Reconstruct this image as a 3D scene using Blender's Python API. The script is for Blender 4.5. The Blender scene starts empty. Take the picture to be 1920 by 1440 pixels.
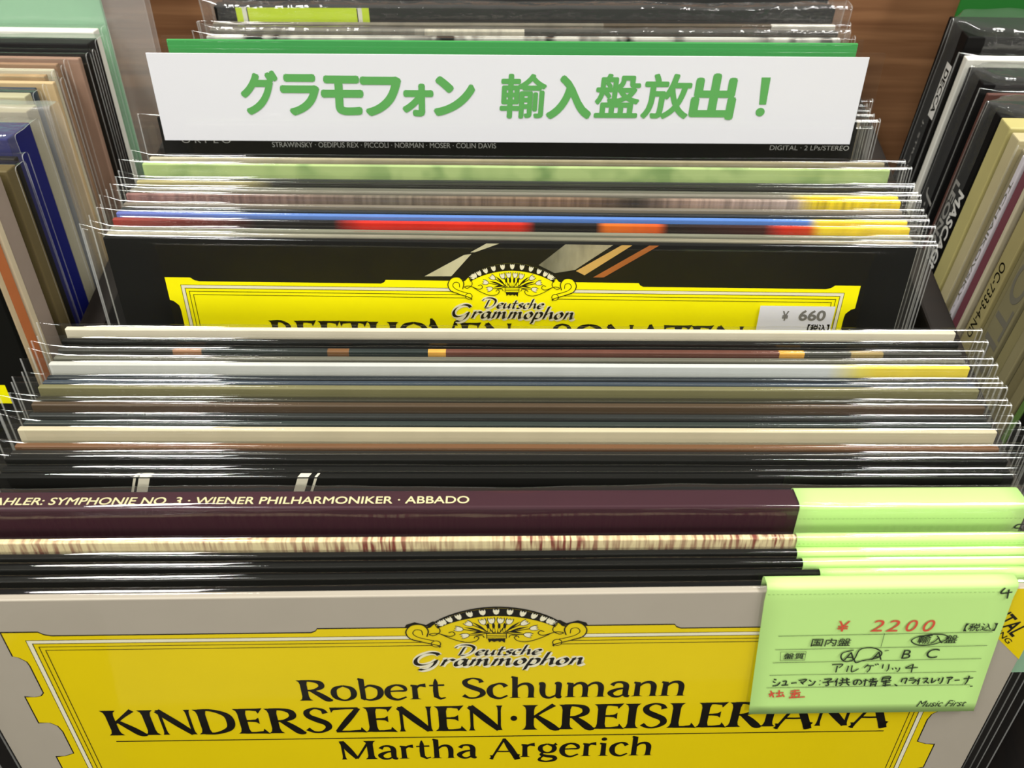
import bpy, bmesh, math, random
from mathutils import Vector, Matrix, noise
from mathutils.geometry import tessellate_polygon

sc = bpy.context.scene
C = sc.collection
R = math.radians

# ------------------------------------------------------------------ camera
FLOOR = 0.0
Z_BASE = 0.645            # top of the bin's base board
H0 = Z_BASE + 0.305       # level of the record tops
PITCH, YAW, ROLL = R(51.5), R(0.75), R(0.45)
F_PX = 1600.0
_fwd = Vector((-math.sin(YAW) * math.cos(PITCH), math.cos(YAW) * math.cos(PITCH), -math.sin(PITCH)))
_r0 = Vector((math.cos(YAW), math.sin(YAW), 0))
_u0 = _r0.cross(_fwd)
CAM_R = _r0 * math.cos(ROLL) + _u0 * math.sin(ROLL)
CAM_U = _u0 * math.cos(ROLL) - _r0 * math.sin(ROLL)
CAM_F = _fwd
CAM_P = Vector((0.0053, 0.0, H0 + 0.2237))
cam_data = bpy.data.cameras.new('camera')
cam_data.sensor_width = 36.0
cam_data.lens = 36.0 * F_PX / 1920.0
cam_data.clip_start = 0.01
cam_data.clip_end = 50
cam_data.dof.use_dof = True
cam_data.dof.focus_distance = 0.305
cam_data.dof.aperture_fstop = 22.0
cam = bpy.data.objects.new('camera', cam_data)
C.objects.link(cam)
cam.matrix_world = Matrix(((CAM_R.x, CAM_U.x, -CAM_F.x, CAM_P.x), (CAM_R.y, CAM_U.y, -CAM_F.y, CAM_P.y),
                           (CAM_R.z, CAM_U.z, -CAM_F.z, CAM_P.z), (0, 0, 0, 1)))
sc.camera = cam

# ------------------------------------------------------------------ world, lights, exposure
sc.view_settings.view_transform = 'Standard'
sc.view_settings.look = 'None'
sc.view_settings.exposure = 0.1
sc.view_settings.gamma = 1.0
sc.view_settings.use_curve_mapping = False
sc.cycles.max_bounces = 8
sc.cycles.transparent_max_bounces = 40
sc.cycles.caustics_reflective = False
sc.cycles.caustics_refractive = False

world = bpy.data.worlds.new('store_room_light')
sc.world = world
world.use_nodes = True
wn, wl = world.node_tree.nodes, world.node_tree.links
wn.clear()
w_out = wn.new('ShaderNodeOutputWorld')
w_bg = wn.new('ShaderNodeBackground')
w_tc = wn.new('ShaderNodeTexCoord')
w_sep = wn.new('ShaderNodeSeparateXYZ')
w_ramp = wn.new('ShaderNodeValToRGB')
w_map = wn.new('ShaderNodeMapRange')
w_map.inputs['From Min'].default_value = -1
w_map.inputs['From Max'].default_value = 1
wl.new(w_tc.outputs['Generated'], w_sep.inputs[0])
wl.new(w_sep.outputs['Z'], w_map.inputs['Value'])
wl.new(w_map.outputs[0], w_ramp.inputs[0])
w_ramp.color_ramp.elements[0].position = 0.3
w_ramp.color_ramp.elements[0].color = (0.05, 0.045, 0.04, 1)
w_ramp.color_ramp.elements[1].position = 0.75
w_ramp.color_ramp.elements[1].color = (0.30, 0.29, 0.265, 1)
wl.new(w_ramp.outputs[0], w_bg.inputs['Color'])
w_bg.inputs['Strength'].default_value = 0.5
wl.new(w_bg.outputs[0], w_out.inputs['Surface'])


def strip_light(name, x, y, w, l, watts, col=(1.0, 0.985, 0.945)):
    d = bpy.data.lights.new(name, 'AREA')
    d.shape = 'RECTANGLE'
    d.size, d.size_y = w, l
    d.energy = watts
    d.color = col
    o = bpy.data.objects.new(name, d)
    C.objects.link(o)
    o.location = (x, y, H0 + 1.7)
    return o


strip_light('ceiling_tube_light', -0.84, 0.25, 0.34, 1.2, 43)
strip_light('ceiling_tube_light', 1.00, 0.25, 0.34, 1.2, 43)
strip_light('ceiling_tube_light', -1.05, -2.2, 0.34, 1.2, 41)
strip_light('ceiling_tube_light', 1.25, -2.2, 0.34, 1.2, 41)

# ------------------------------------------------------------------ helpers: picture measurements to places
CAM_INV = None


def ray(px, py):
    return (CAM_F + CAM_R * ((px - 960) / F_PX) + CAM_U * ((720 - py) / F_PX))


def on_level(px, py, h=0.0):
    d = ray(px, py)
    t = (H0 + h - CAM_P.z) / d.z
    return CAM_P + d * t


def on_x(px, py, x):
    d = ray(px, py)
    return CAM_P + d * ((x - CAM_P.x) / d.x)


def lin(c):
    return tuple(((v / 255) / 12.92 if v <= 10 else ((v / 255 + 0.055) / 1.055) ** 2.4) for v in c)


# ------------------------------------------------------------------ materials
MATS = {}


def nodes_of(name):
    m = bpy.data.materials.new(name)
    m.use_nodes = True
    nt = m.node_tree
    bs = nt.nodes['Principled BSDF']
    return m, nt, bs


def paper(name, c, rough=0.45, var=0.12, scale=60.0, spec=0.25):
    """printed card or paper: a colour with faint mottling"""
    if name in MATS:
        return MATS[name]
    m, nt, bs = nodes_of(name)
    col = lin(c)
    tc = nt.nodes.new('ShaderNodeTexCoord')
    nz = nt.nodes.new('ShaderNodeTexNoise')
    nz.inputs['Scale'].default_value = scale
    nz.inputs['Detail'].default_value = 4
    mx = nt.nodes.new('ShaderNodeMix')
    mx.data_type = 'RGBA'
    mx.inputs[6].default_value = (*[v * (1 - var) for v in col], 1)
    mx.inputs[7].default_value = (*[min(1, v * (1 + var)) for v in col], 1)
    nt.links.new(tc.outputs['Object'], nz.inputs['Vector'])
    nt.links.new(nz.outputs['Fac'], mx.inputs[0])
    nt.links.new(mx.outputs[2], bs.inputs['Base Color'])
    bs.inputs['Roughness'].default_value = rough
    bs.inputs['Specular IOR Level'].default_value = spec
    MATS[name] = m
    return m


def banded(name, stops, rough=0.4, soft=False, var=0.25, scale=(120, 30, 30)):
    """cover print that changes colour along the width; stops = [(x in metres from the centre, colour)]"""
    if name in MATS:
        return MATS[name]
    m, nt, bs = nodes_of(name)
    tc = nt.nodes.new('ShaderNodeTexCoord')
    sp = nt.nodes.new('ShaderNodeSeparateXYZ')
    mr = nt.nodes.new('ShaderNodeMapRange')
    mr.inputs['From Min'].default_value = -0.16
    mr.inputs['From Max'].default_value = 0.16
    rp = nt.nodes.new('ShaderNodeValToRGB')
    rp.color_ramp.interpolation = 'LINEAR' if soft else 'CONSTANT'
    els = rp.color_ramp.elements
    while len(els) < len(stops):
        els.new(0.5)
    for e, (x, c) in zip(els, stops):
        e.position = max(0, min(1, (x + 0.16) / 0.32))
        e.color = (*lin(c), 1)
    nz = nt.nodes.new('ShaderNodeTexNoise')
    nz.inputs['Scale'].default_value = 1.0
    nz.inputs['Detail'].default_value = 5
    mp = nt.nodes.new('ShaderNodeMapping')
    mp.inputs['Scale'].default_value = scale
    mul = nt.nodes.new('ShaderNodeMix')
    mul.data_type = 'RGBA'
    mul.blend_type = 'MULTIPLY'
    mul.inputs[0].default_value = 1.0
    mr2 = nt.nodes.new('ShaderNodeMapRange')
    mr2.inputs['From Min'].default_value = 0.3
    mr2.inputs['From Max'].default_value = 0.7
    mr2.inputs['To Min'].default_value = 1 - var
    mr2.inputs['To Max'].default_value = 1.0
    L = nt.links.new
    L(tc.outputs['Object'], sp.inputs[0])
    L(sp.outputs['X'], mr.inputs['Value'])
    L(mr.outputs[0], rp.inputs[0])
    L(tc.outputs['Object'], mp.inputs[0])
    L(mp.outputs[0], nz.inputs['Vector'])
    L(nz.outputs['Fac'], mr2.inputs['Value'])
    L(rp.outputs[0], mul.inputs[6])
    L(mr2.outputs[0], mul.inputs[7])
    L(mul.outputs[2], bs.inputs['Base Color'])
    bs.inputs['Roughness'].default_value = rough
    bs.inputs['Specular IOR Level'].default_value = 0.25
    MATS[name] = m
    return m


def dashed(name, base, marks, freq=900.0, cover=0.5, rough=0.45):
    """cover print with rows of short dark marks along the top"""
    if name in MATS:
        return MATS[name]
    m, nt, bs = nodes_of(name)
    L = nt.links.new
    tc = nt.nodes.new('ShaderNodeTexCoord')
    mp = nt.nodes.new('ShaderNodeMapping')
    mp.inputs['Scale'].default_value = (freq, 60, 60)
    nz = nt.nodes.new('ShaderNodeTexNoise')
    nz.inputs['Scale'].default_value = 1.0
    nz.inputs['Detail'].default_value = 2
    rp = nt.nodes.new('ShaderNodeValToRGB')
    rp.color_ramp.elements[0].position = cover - 0.08
    rp.color_ramp.elements[0].color = (*lin(marks), 1)
    rp.color_ramp.elements[1].position = cover + 0.06
    rp.color_ramp.elements[1].color = (*lin(base), 1)
    nz2 = nt.nodes.new('ShaderNodeTexNoise')
    nz2.inputs['Scale'].default_value = 22
    mx = nt.nodes.new('ShaderNodeMix')
    mx.data_type = 'RGBA'
    mx.inputs[7].default_value = (*lin(base), 1)
    mr = nt.nodes.new('ShaderNodeMapRange')
    mr.inputs['From Min'].default_value = 0.42
    mr.inputs['From Max'].default_value = 0.62
    L(tc.outputs['Object'], mp.inputs[0])
    L(mp.outputs[0], nz.inputs['Vector'])
    L(nz.outputs['Fac'], rp.inputs[0])
    L(tc.outputs['Object'], nz2.inputs['Vector'])
    L(nz2.outputs['Fac'], mr.inputs['Value'])
    L(mr.outputs[0], mx.inputs[0])
    L(rp.outputs[0], mx.inputs[6])
    L(mx.outputs[2], bs.inputs['Base Color'])
    bs.inputs['Roughness'].default_value = rough
    bs.inputs['Specular IOR Level'].default_value = 0.25
    MATS[name] = m
    return m


def wood(name, c1, c2, rough=0.5):
    m, nt, bs = nodes_of(name)
    L = nt.links.new
    tc = nt.nodes.new('ShaderNodeTexCoord')
    mp = nt.nodes.new('ShaderNodeMapping')
    mp.inputs['Scale'].default_value = (4, 30, 90)
    nz = nt.nodes.new('ShaderNodeTexNoise')
    nz.inputs['Scale'].default_value = 1.5
    nz.inputs['Detail'].default_value = 8
    nz.inputs['Distortion'].default_value = 0.6
    rp = nt.nodes.new('ShaderNodeValToRGB')
    rp.color_ramp.elements[0].position = 0.35
    rp.color_ramp.elements[0].color = (*lin(c1), 1)
    rp.color_ramp.elements[1].position = 0.68
    rp.color_ramp.elements[1].color = (*lin(c2), 1)
    L(tc.outputs['Object'], mp.inputs[0])
    L(mp.outputs[0], nz.inputs['Vector'])
    L(nz.outputs['Fac'], rp.inputs[0])
    L(rp.outputs[0], bs.inputs['Base Color'])
    bs.inputs['Roughness'].default_value = rough
    return m


def film(name, rough=0.04, haze=0.002, tint=0.99, bump=0.012, gloss=1.0, scale=(25, 60, 60)):
    """thin clear plastic film: see-through, mirror-like at a slant, a trace of milkiness"""
    m = bpy.data.materials.new(name)
    m.use_nodes = True
    nt = m.node_tree
    nt.nodes.clear()
    L = nt.links.new
    out = nt.nodes.new('ShaderNodeOutputMaterial')
    tr = nt.nodes.new('ShaderNodeBsdfTransparent')
    tr.inputs[0].default_value = (tint, tint, tint * 0.99, 1)
    gl = nt.nodes.new('ShaderNodeBsdfGlossy')
    gl.inputs['Roughness'].default_value = rough
    df = nt.nodes.new('ShaderNodeBsdfDiffuse')
    df.inputs[0].default_value = (0.8, 0.8, 0.76, 1)
    tc = nt.nodes.new('ShaderNodeTexCoord')
    mp = nt.nodes.new('ShaderNodeMapping')
    mp.inputs['Scale'].default_value = scale
    nz = nt.nodes.new('ShaderNodeTexNoise')
    nz.inputs['Scale'].default_value = 1
    nz.inputs['Detail'].default_value = 3
    bp = nt.nodes.new('ShaderNodeBump')
    bp.inputs['Strength'].default_value = bump
    bp.inputs['Distance'].default_value = 0.002
    fr = nt.nodes.new('ShaderNodeFresnel')
    fr.inputs['IOR'].default_value = 1.5
    ml = nt.nodes.new('ShaderNodeMath')
    ml.operation = 'MULTIPLY'
    ml.use_clamp = True
    ml.inputs[1].default_value = 1.25 * gloss
    m1 = nt.nodes.new('ShaderNodeMixShader')
    m2 = nt.nodes.new('ShaderNodeMixShader')
    m1.inputs[0].default_value = haze
    L(tc.outputs['Object'], mp.inputs[0])
    L(mp.outputs[0], nz.inputs['Vector'])
    L(nz.outputs['Fac'], bp.inputs['Height'])
    L(bp.outputs[0], gl.inputs['Normal'])
    L(fr.outputs[0], ml.inputs[0])
    L(tr.outputs[0], m1.inputs[1])
    L(df.outputs[0], m1.inputs[2])
    # only the outer side is glossy: the inner side of the film clings to the next layer
    gm = nt.nodes.new('ShaderNodeNewGeometry')
    inv = nt.nodes.new('ShaderNodeMath')
    inv.operation = 'SUBTRACT'
    inv.inputs[0].default_value = 1.0
    sel = nt.nodes.new('ShaderNodeMath')
    sel.operation = 'MULTIPLY'
    L(gm.outputs['Backfacing'], inv.inputs[1])
    L(inv.outputs[0], sel.inputs[0])
    L(ml.outputs[0], sel.inputs[1])
    L(sel.outputs[0], m2.inputs[0])
    L(m1.outputs[0], m2.inputs[1])
    L(gl.outputs[0], m2.inputs[2])
    L(m2.outputs[0], out.inputs['Surface'])
    return m


FILM = film('clear_plastic_film')
FILM_RIM = film('cut_plastic_rim', rough=0.15, haze=0.2, gloss=0.9)
FILM_MILKY = film('milky_plastic_bag', rough=0.18, haze=0.14, bump=0.35)
FILM_CRUMPLE = film('crumpled_plastic_bag', rough=0.09, haze=0.04, bump=0.7, gloss=1.0, scale=(90, 120, 120))

BLACK = paper('black_print', (19, 19, 16), 0.55, spec=.1)
INK = paper('black_ink', (16, 13, 6), 0.5, 0.05, spec=.15)
PENINK = paper('dark_pen_ink', (44, 52, 40), 0.5, 0.05)
REDINK = paper('red_pen_ink', (205, 84, 62), 0.5, 0.05)
YELLOW = paper('shaded_yellow_print', (228, 202, 0), 0.4, 0.03)  # panel yellow darkened in colour for the shadow over the front record
YELLOW_B = paper('bright_yellow_print', (252, 242, 0), 0.4, 0.03)  # the same panel yellow without that darkening
CREAM = paper('cream_print', (232, 226, 196), 0.45, 0.04)
GREENCARD = paper('light_green_card', (186, 226, 134), 0.6, 0.03)
GREENINK = paper('green_letter_print', (92, 164, 86), 0.5, 0.04)
WHITE = paper('white_paper', (224, 224, 229), 0.5, 0.01)
GREY = paper('warm_grey_print', (172, 163, 148), 0.4, 0.04)

# ------------------------------------------------------------------ mesh helpers


def link(name, me, mats, parent=None, smooth=False):
    o = bpy.data.objects.new(name, me)
    C.objects.link(o)
    for m in (mats if isinstance(mats, (list, tuple)) else [mats]):
        me.materials.append(m)
    if smooth:
        for p in me.polygons:
            p.use_smooth = True
    if parent is not None:
        o.parent = parent
    return o


def box_mesh(name, w, t, h, bevel=0.0004, z0=0.0, segs=2):
    """box centred in x and y, standing on z0"""
    bm = bmesh.new()
    bmesh.ops.create_cube(bm, size=1.0)
    for v in bm.verts:
        v.co = Vector((v.co.x * w, v.co.y * t, (v.co.z + 0.5) * h + z0))
    if bevel:
        bmesh.ops.bevel(bm, geom=bm.edges[:] + bm.verts[:], offset=bevel, segments=segs, affect='EDGES', profile=0.5)
    me = bpy.data.meshes.new(name)
    bm.to_mesh(me)
    bm.free()
    return me


def smoothstep(t):
    t = max(0.0, min(1.0, t))
    return t * t * (3 - 2 * t)


def sleeve_mesh(name, w, H, T, seed, wav=0.00035, crumple=0.0, nx=56, extra=0.0, pinch=0.012):
    """a flat plastic tube folded over the top, pinched shut at the left, open at the right"""
    rnd = random.Random(seed)
    off = Vector((rnd.random() * 50, rnd.random() * 50, rnd.random() * 50))
    verts, faces, mids = [], [], []
    corner, bend = rnd.uniform(-0.0006, 0.0022), rnd.uniform(-0.0003, 0.0003)
    low = [0.0, 0.35, 0.65, 0.82, 0.91, 0.955, 0.98]
    narc = 8
    cols = []
    for i in range(nx + 1):
        u = i / nx
        # finer columns at both ends
        x = (u - 0.5 + 0.07 * math.sin(2 * math.pi * u) * -1) * w if False else (u - 0.5) * w
        pl = smoothstep((x + w / 2) / pinch)
        pr = 1.0 + 0.2 * smoothstep((x - w / 2 + 0.012) / 0.012) * rnd.uniform(-0.6, 0.4)
        th = T * (0.12 + 0.88 * pl) * pr
        n1 = noise.noise(Vector((x * 22, 0, 0)) + off)
        n2 = noise.noise(Vector((x * 60, 3, 0)) + off)
        dz = wav * (n1 + 0.4 * n2)
        dy = 0.6 * wav * noise.noise(Vector((x * 14, 7, 0)) + off)
        # the shut corner stands up a little, the open end sags a little
        dz += (1 - smoothstep((x + w / 2) / 0.009)) * corner
        dy += (1 - smoothstep((x + w / 2) / 0.010)) * bend
        r = th / 2
        prof = []
        Ht = H + dz
        rc = min(r, 0.0017)
        for f in low:
            prof.append((-r * (0.9 + 0.1 * f), f * (Ht - rc)))
        for k in range(5):
            a = math.pi / 2 * k / 4
            prof.append((-(r - rc) - rc * math.cos(a), Ht - rc + rc * math.sin(a)))
        for k in (1, 2):
            prof.append(((r - rc) * (k / 1.5 - 1), Ht))
        for k in range(5):
            a = math.pi / 2 * (1 - k / 4)
            prof.append(((r - rc) + rc * math.cos(a), Ht - rc + rc * math.sin(a)))
        for f in reversed(low):
            prof.append((r * (0.9 + 0.1 * f), f * (Ht - rc)))
        col = []
        for (y, z) in prof:
            k = smoothstep((z / H - 0.6) / 0.4)
            cy = cz = cx = 0.0
            if crumple:
                p = Vector((x * 70, z * 70, y * 120)) + off
                cy = crumple * k * noise.noise(p)
                cz = crumple * k * noise.noise(p + Vector((9, 4, 1)))
                cx = crumple * 0.6 * k * noise.noise(p + Vector((2, 8, 3)))
            col.append(len(verts))
            verts.append((x + cx, y + dy + cy, z + cz))
        cols.append(col)
    np_ = len(cols[0])
    for i in range(nx):
        for j in range(np_ - 1):
            faces.append((cols[i][j], cols[i + 1][j], cols[i + 1][j + 1], cols[i][j + 1]))
            mids.append(0)
    # cut rim at the open end and welded seam at the shut end
    for side, i, d in ((1, nx, 0.0005), (-1, 0, 0.0005)):
        base = len(verts)
        for j in range(np_):
            v = verts[cols[i][j]]
            verts.append((v[0] + side * d, v[1] * 1.02, v[2]))
        for j in range(np_ - 1):
            q = (cols[i][j], base + j, base + j + 1, cols[i][j + 1])
            faces.append(q if side > 0 else q[::-1])
            mids.append(1)
    me = bpy.data.meshes.new(name)
    me.from_pydata(verts, [], faces)
    me.update()
    for p, k in zip(me.polygons, mids):
        p.material_index = k
    return me


# ------------------------------------------------------------------ flat prints (ink, labels) lying on a face


def catmull(pts, n=8):
    if len(pts) < 3:
        return pts
    out = []
    P = [tuple(2 * a - b for a, b in zip(pts[0], pts[1]))] + list(pts) + [tuple(2 * a - b for a, b in zip(pts[-1], pts[-2]))]
    for i in range(1, len(P) - 2):
        p0, p1, p2, p3 = P[i - 1], P[i], P[i + 1], P[i + 2]
        for k in range(n):
            t = k / n
            out.append(tuple(0.5 * (2 * b + (c - a) * t + (2 * a - 5 * b + 4 * c - d) * t * t + (-a + 3 * b - 3 * c + d) * t ** 3)
                             for a, b, c, d in zip(p0, p1, p2, p3)))
    out.append(tuple(pts[-1]))
    return out


_font_cache = {}


def font_tris(s):
    key = s
    if key in _font_cache:
        return _font_cache[key]
    cu = bpy.data.curves.new('text_tmp', 'FONT')
    cu.body = s
    cu.size = 1.0
    cu.resolution_u = 6
    o = bpy.data.objects.new('text_tmp', cu)
    C.objects.link(o)
    bpy.context.view_layer.update()
    dg = bpy.context.evaluated_depsgraph_get()
    me = o.evaluated_get(dg).to_mesh()
    vs = [(v.co.x, v.co.y) for v in me.vertices]
    fs = [tuple(p.vertices) for p in me.polygons]
    o.evaluated_get(dg).to_mesh_clear()
    bpy.data.objects.remove(o)
    bpy.data.curves.remove(cu)
    _font_cache[key] = (vs, fs)
    return vs, fs


class Print:
    """collects flat shapes in millimetres (x along the row, y downwards) lying on a face"""

    def __init__(self, origin, ex, ey, n):
        self.o, self.ex, self.ey, self.n = Vector(origin), Vector(ex), Vector(ey), Vector(n)
        self.v, self.f, self.m, self.mats = [], [], [], []
        self.k = 0

    def mi(self, mat):
        if mat not in self.mats:
            self.mats.append(mat)
        return self.mats.index(mat)

    def pt(self, x, y, layer):
        return self.o + self.ex * (x * 0.001) + self.ey * (y * 0.001) + self.n * (0.00006 + layer * 0.00004 + (self.k % 9) * 0.000003)

    def tris(self, pts, faces, mat, layer):
        self.k += 1     # every shape lies a hair above the one before, like ink over ink
        b = len(self.v)
        self.v += [self.pt(x, y, layer) for x, y in pts]
        k = self.mi(mat)
        for f in faces:
            self.f.append(tuple(b + i for i in f))
            self.m.append(k)

    def poly(self, pts, mat, layer=0):
        pts = [tuple(p[:2]) for p in pts]
        t = tessellate_polygon([[Vector((x, y, 0)) for x, y in pts]])
        self.tris(pts, t, mat, layer)

    def rect(self, x0, y0, x1, y1, mat, layer=0):
        self.tris([(x0, y0), (x1, y0), (x1, y1), (x0, y1)], [(0, 1, 2, 3)], mat, layer)

    def ribbon(self, pts, mat, layer=0, w=None, nib=None, smooth=True, closed=False):
        """pts (x, y[, w]); nib = fixed pen vector, otherwise width across the path"""
        if smooth:
            pts = catmull([tuple(p) for p in pts])
        n = len(pts)
        L, Rr = [], []
        for i in range(n):
            x, y = pts[i][0], pts[i][1]
            if nib:
                L.append((x - nib[0], y - nib[1]))
                Rr.append((x + nib[0], y + nib[1]))
                continue
            ww = (pts[i][2] if len(pts[i]) > 2 else w) / 2
            a, b = pts[max(0, i - 1)], pts[min(n - 1, i + 1)]
            dx, dy = b[0] - a[0], b[1] - a[1]
            d = math.hypot(dx, dy) or 1e-9
            nx_, ny_ = -dy / d * ww, dx / d * ww
            L.append((x - nx_, y - ny_))
            Rr.append((x + nx_, y + ny_))
        self.tris(L + Rr, [(i, i + 1, n + i + 1, n + i) for i in range(n - 1)], mat, layer)

    def disc(self, x, y, r, mat, layer=0, ry=None, n=20):
        ry = ry or r
        self.tris([(x + r * math.cos(2 * math.pi * k / n), y + ry * math.sin(2 * math.pi * k / n)) for k in range(n)], [tuple(range(n))], mat, layer)

    def ring(self, x, y, r, w, mat, layer=0, ry=None, n=28, a0=0, a1=2 * math.pi):
        ry = ry or r
        self.ribbon([(x + r * math.cos(a0 + (a1 - a0) * k / n), y + ry * math.sin(a0 + (a1 - a0) * k / n), w) for k in range(n + 1)], mat, layer, smooth=False)

    def text(self, s, x0, y0, x1, y1, mat, layer=1, bold=0.0, shear=0.0, slope=0.0):
        """letters fitted to the box (y0 top, y1 bottom)"""
        vs, fs = font_tris(s)
        if not vs:
            return
        xs, ys = [v[0] for v in vs], [v[1] for v in vs]
        ax, bx, ay, by = min(xs), max(xs), min(ys), max(ys)
        sx, sy = (x1 - x0) / (bx - ax), (y1 - y0) / (by - ay)
        pts = []
        for x, y in vs:
            X = x0 + (x - ax) * sx
            Y = y1 - (y - ay) * sy
            pts.append((X + shear * (y1 - Y), Y + slope * (X - x0)))
        self.tris(pts, fs, mat, layer)
        if bold:   # heavier weight: the glyph struck again all round
            for k in range(8):
                dx, dy = bold * sx * math.cos(k * math.pi / 4), bold * sy * math.sin(k * math.pi / 4)
                self.tris([(x + dx, y + dy) for x, y in pts], fs, mat, layer)

    def build(self, name, parent):
        me = bpy.data.meshes.new(name)
        me.from_pydata([tuple(v) for v in self.v], [], self.f)
        me.update()
        for p, k in zip(me.polygons, self.m):
            p.material_index = k
        return link(name, me, self.mats, parent)


# ------------------------------------------------------------------ flared display letters, drawn stroke by stroke (cap height 1, y up)


def stem(x, y0, y1, w=0.15, x1=None):
    x1 = x if x1 is None else x1
    out = []
    for t, k in ((0, 2.0), (0.025, 1.75), (0.08, 1.25), (0.2, 1.0), (0.8, 1.0), (0.92, 1.25), (0.975, 1.75), (1, 2.0)):
        out.append((x + (x1 - x) * t, y0 + (y1 - y0) * t, w * k))
    return out


def arm(x0, x1, y, up):
    return [(x0, y, 0.055), ((x0 + x1) / 2, y, 0.055), (x1 - 0.08, y + up * 0.015, 0.085), (x1, y + up * 0.06, 0.20)]


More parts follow.
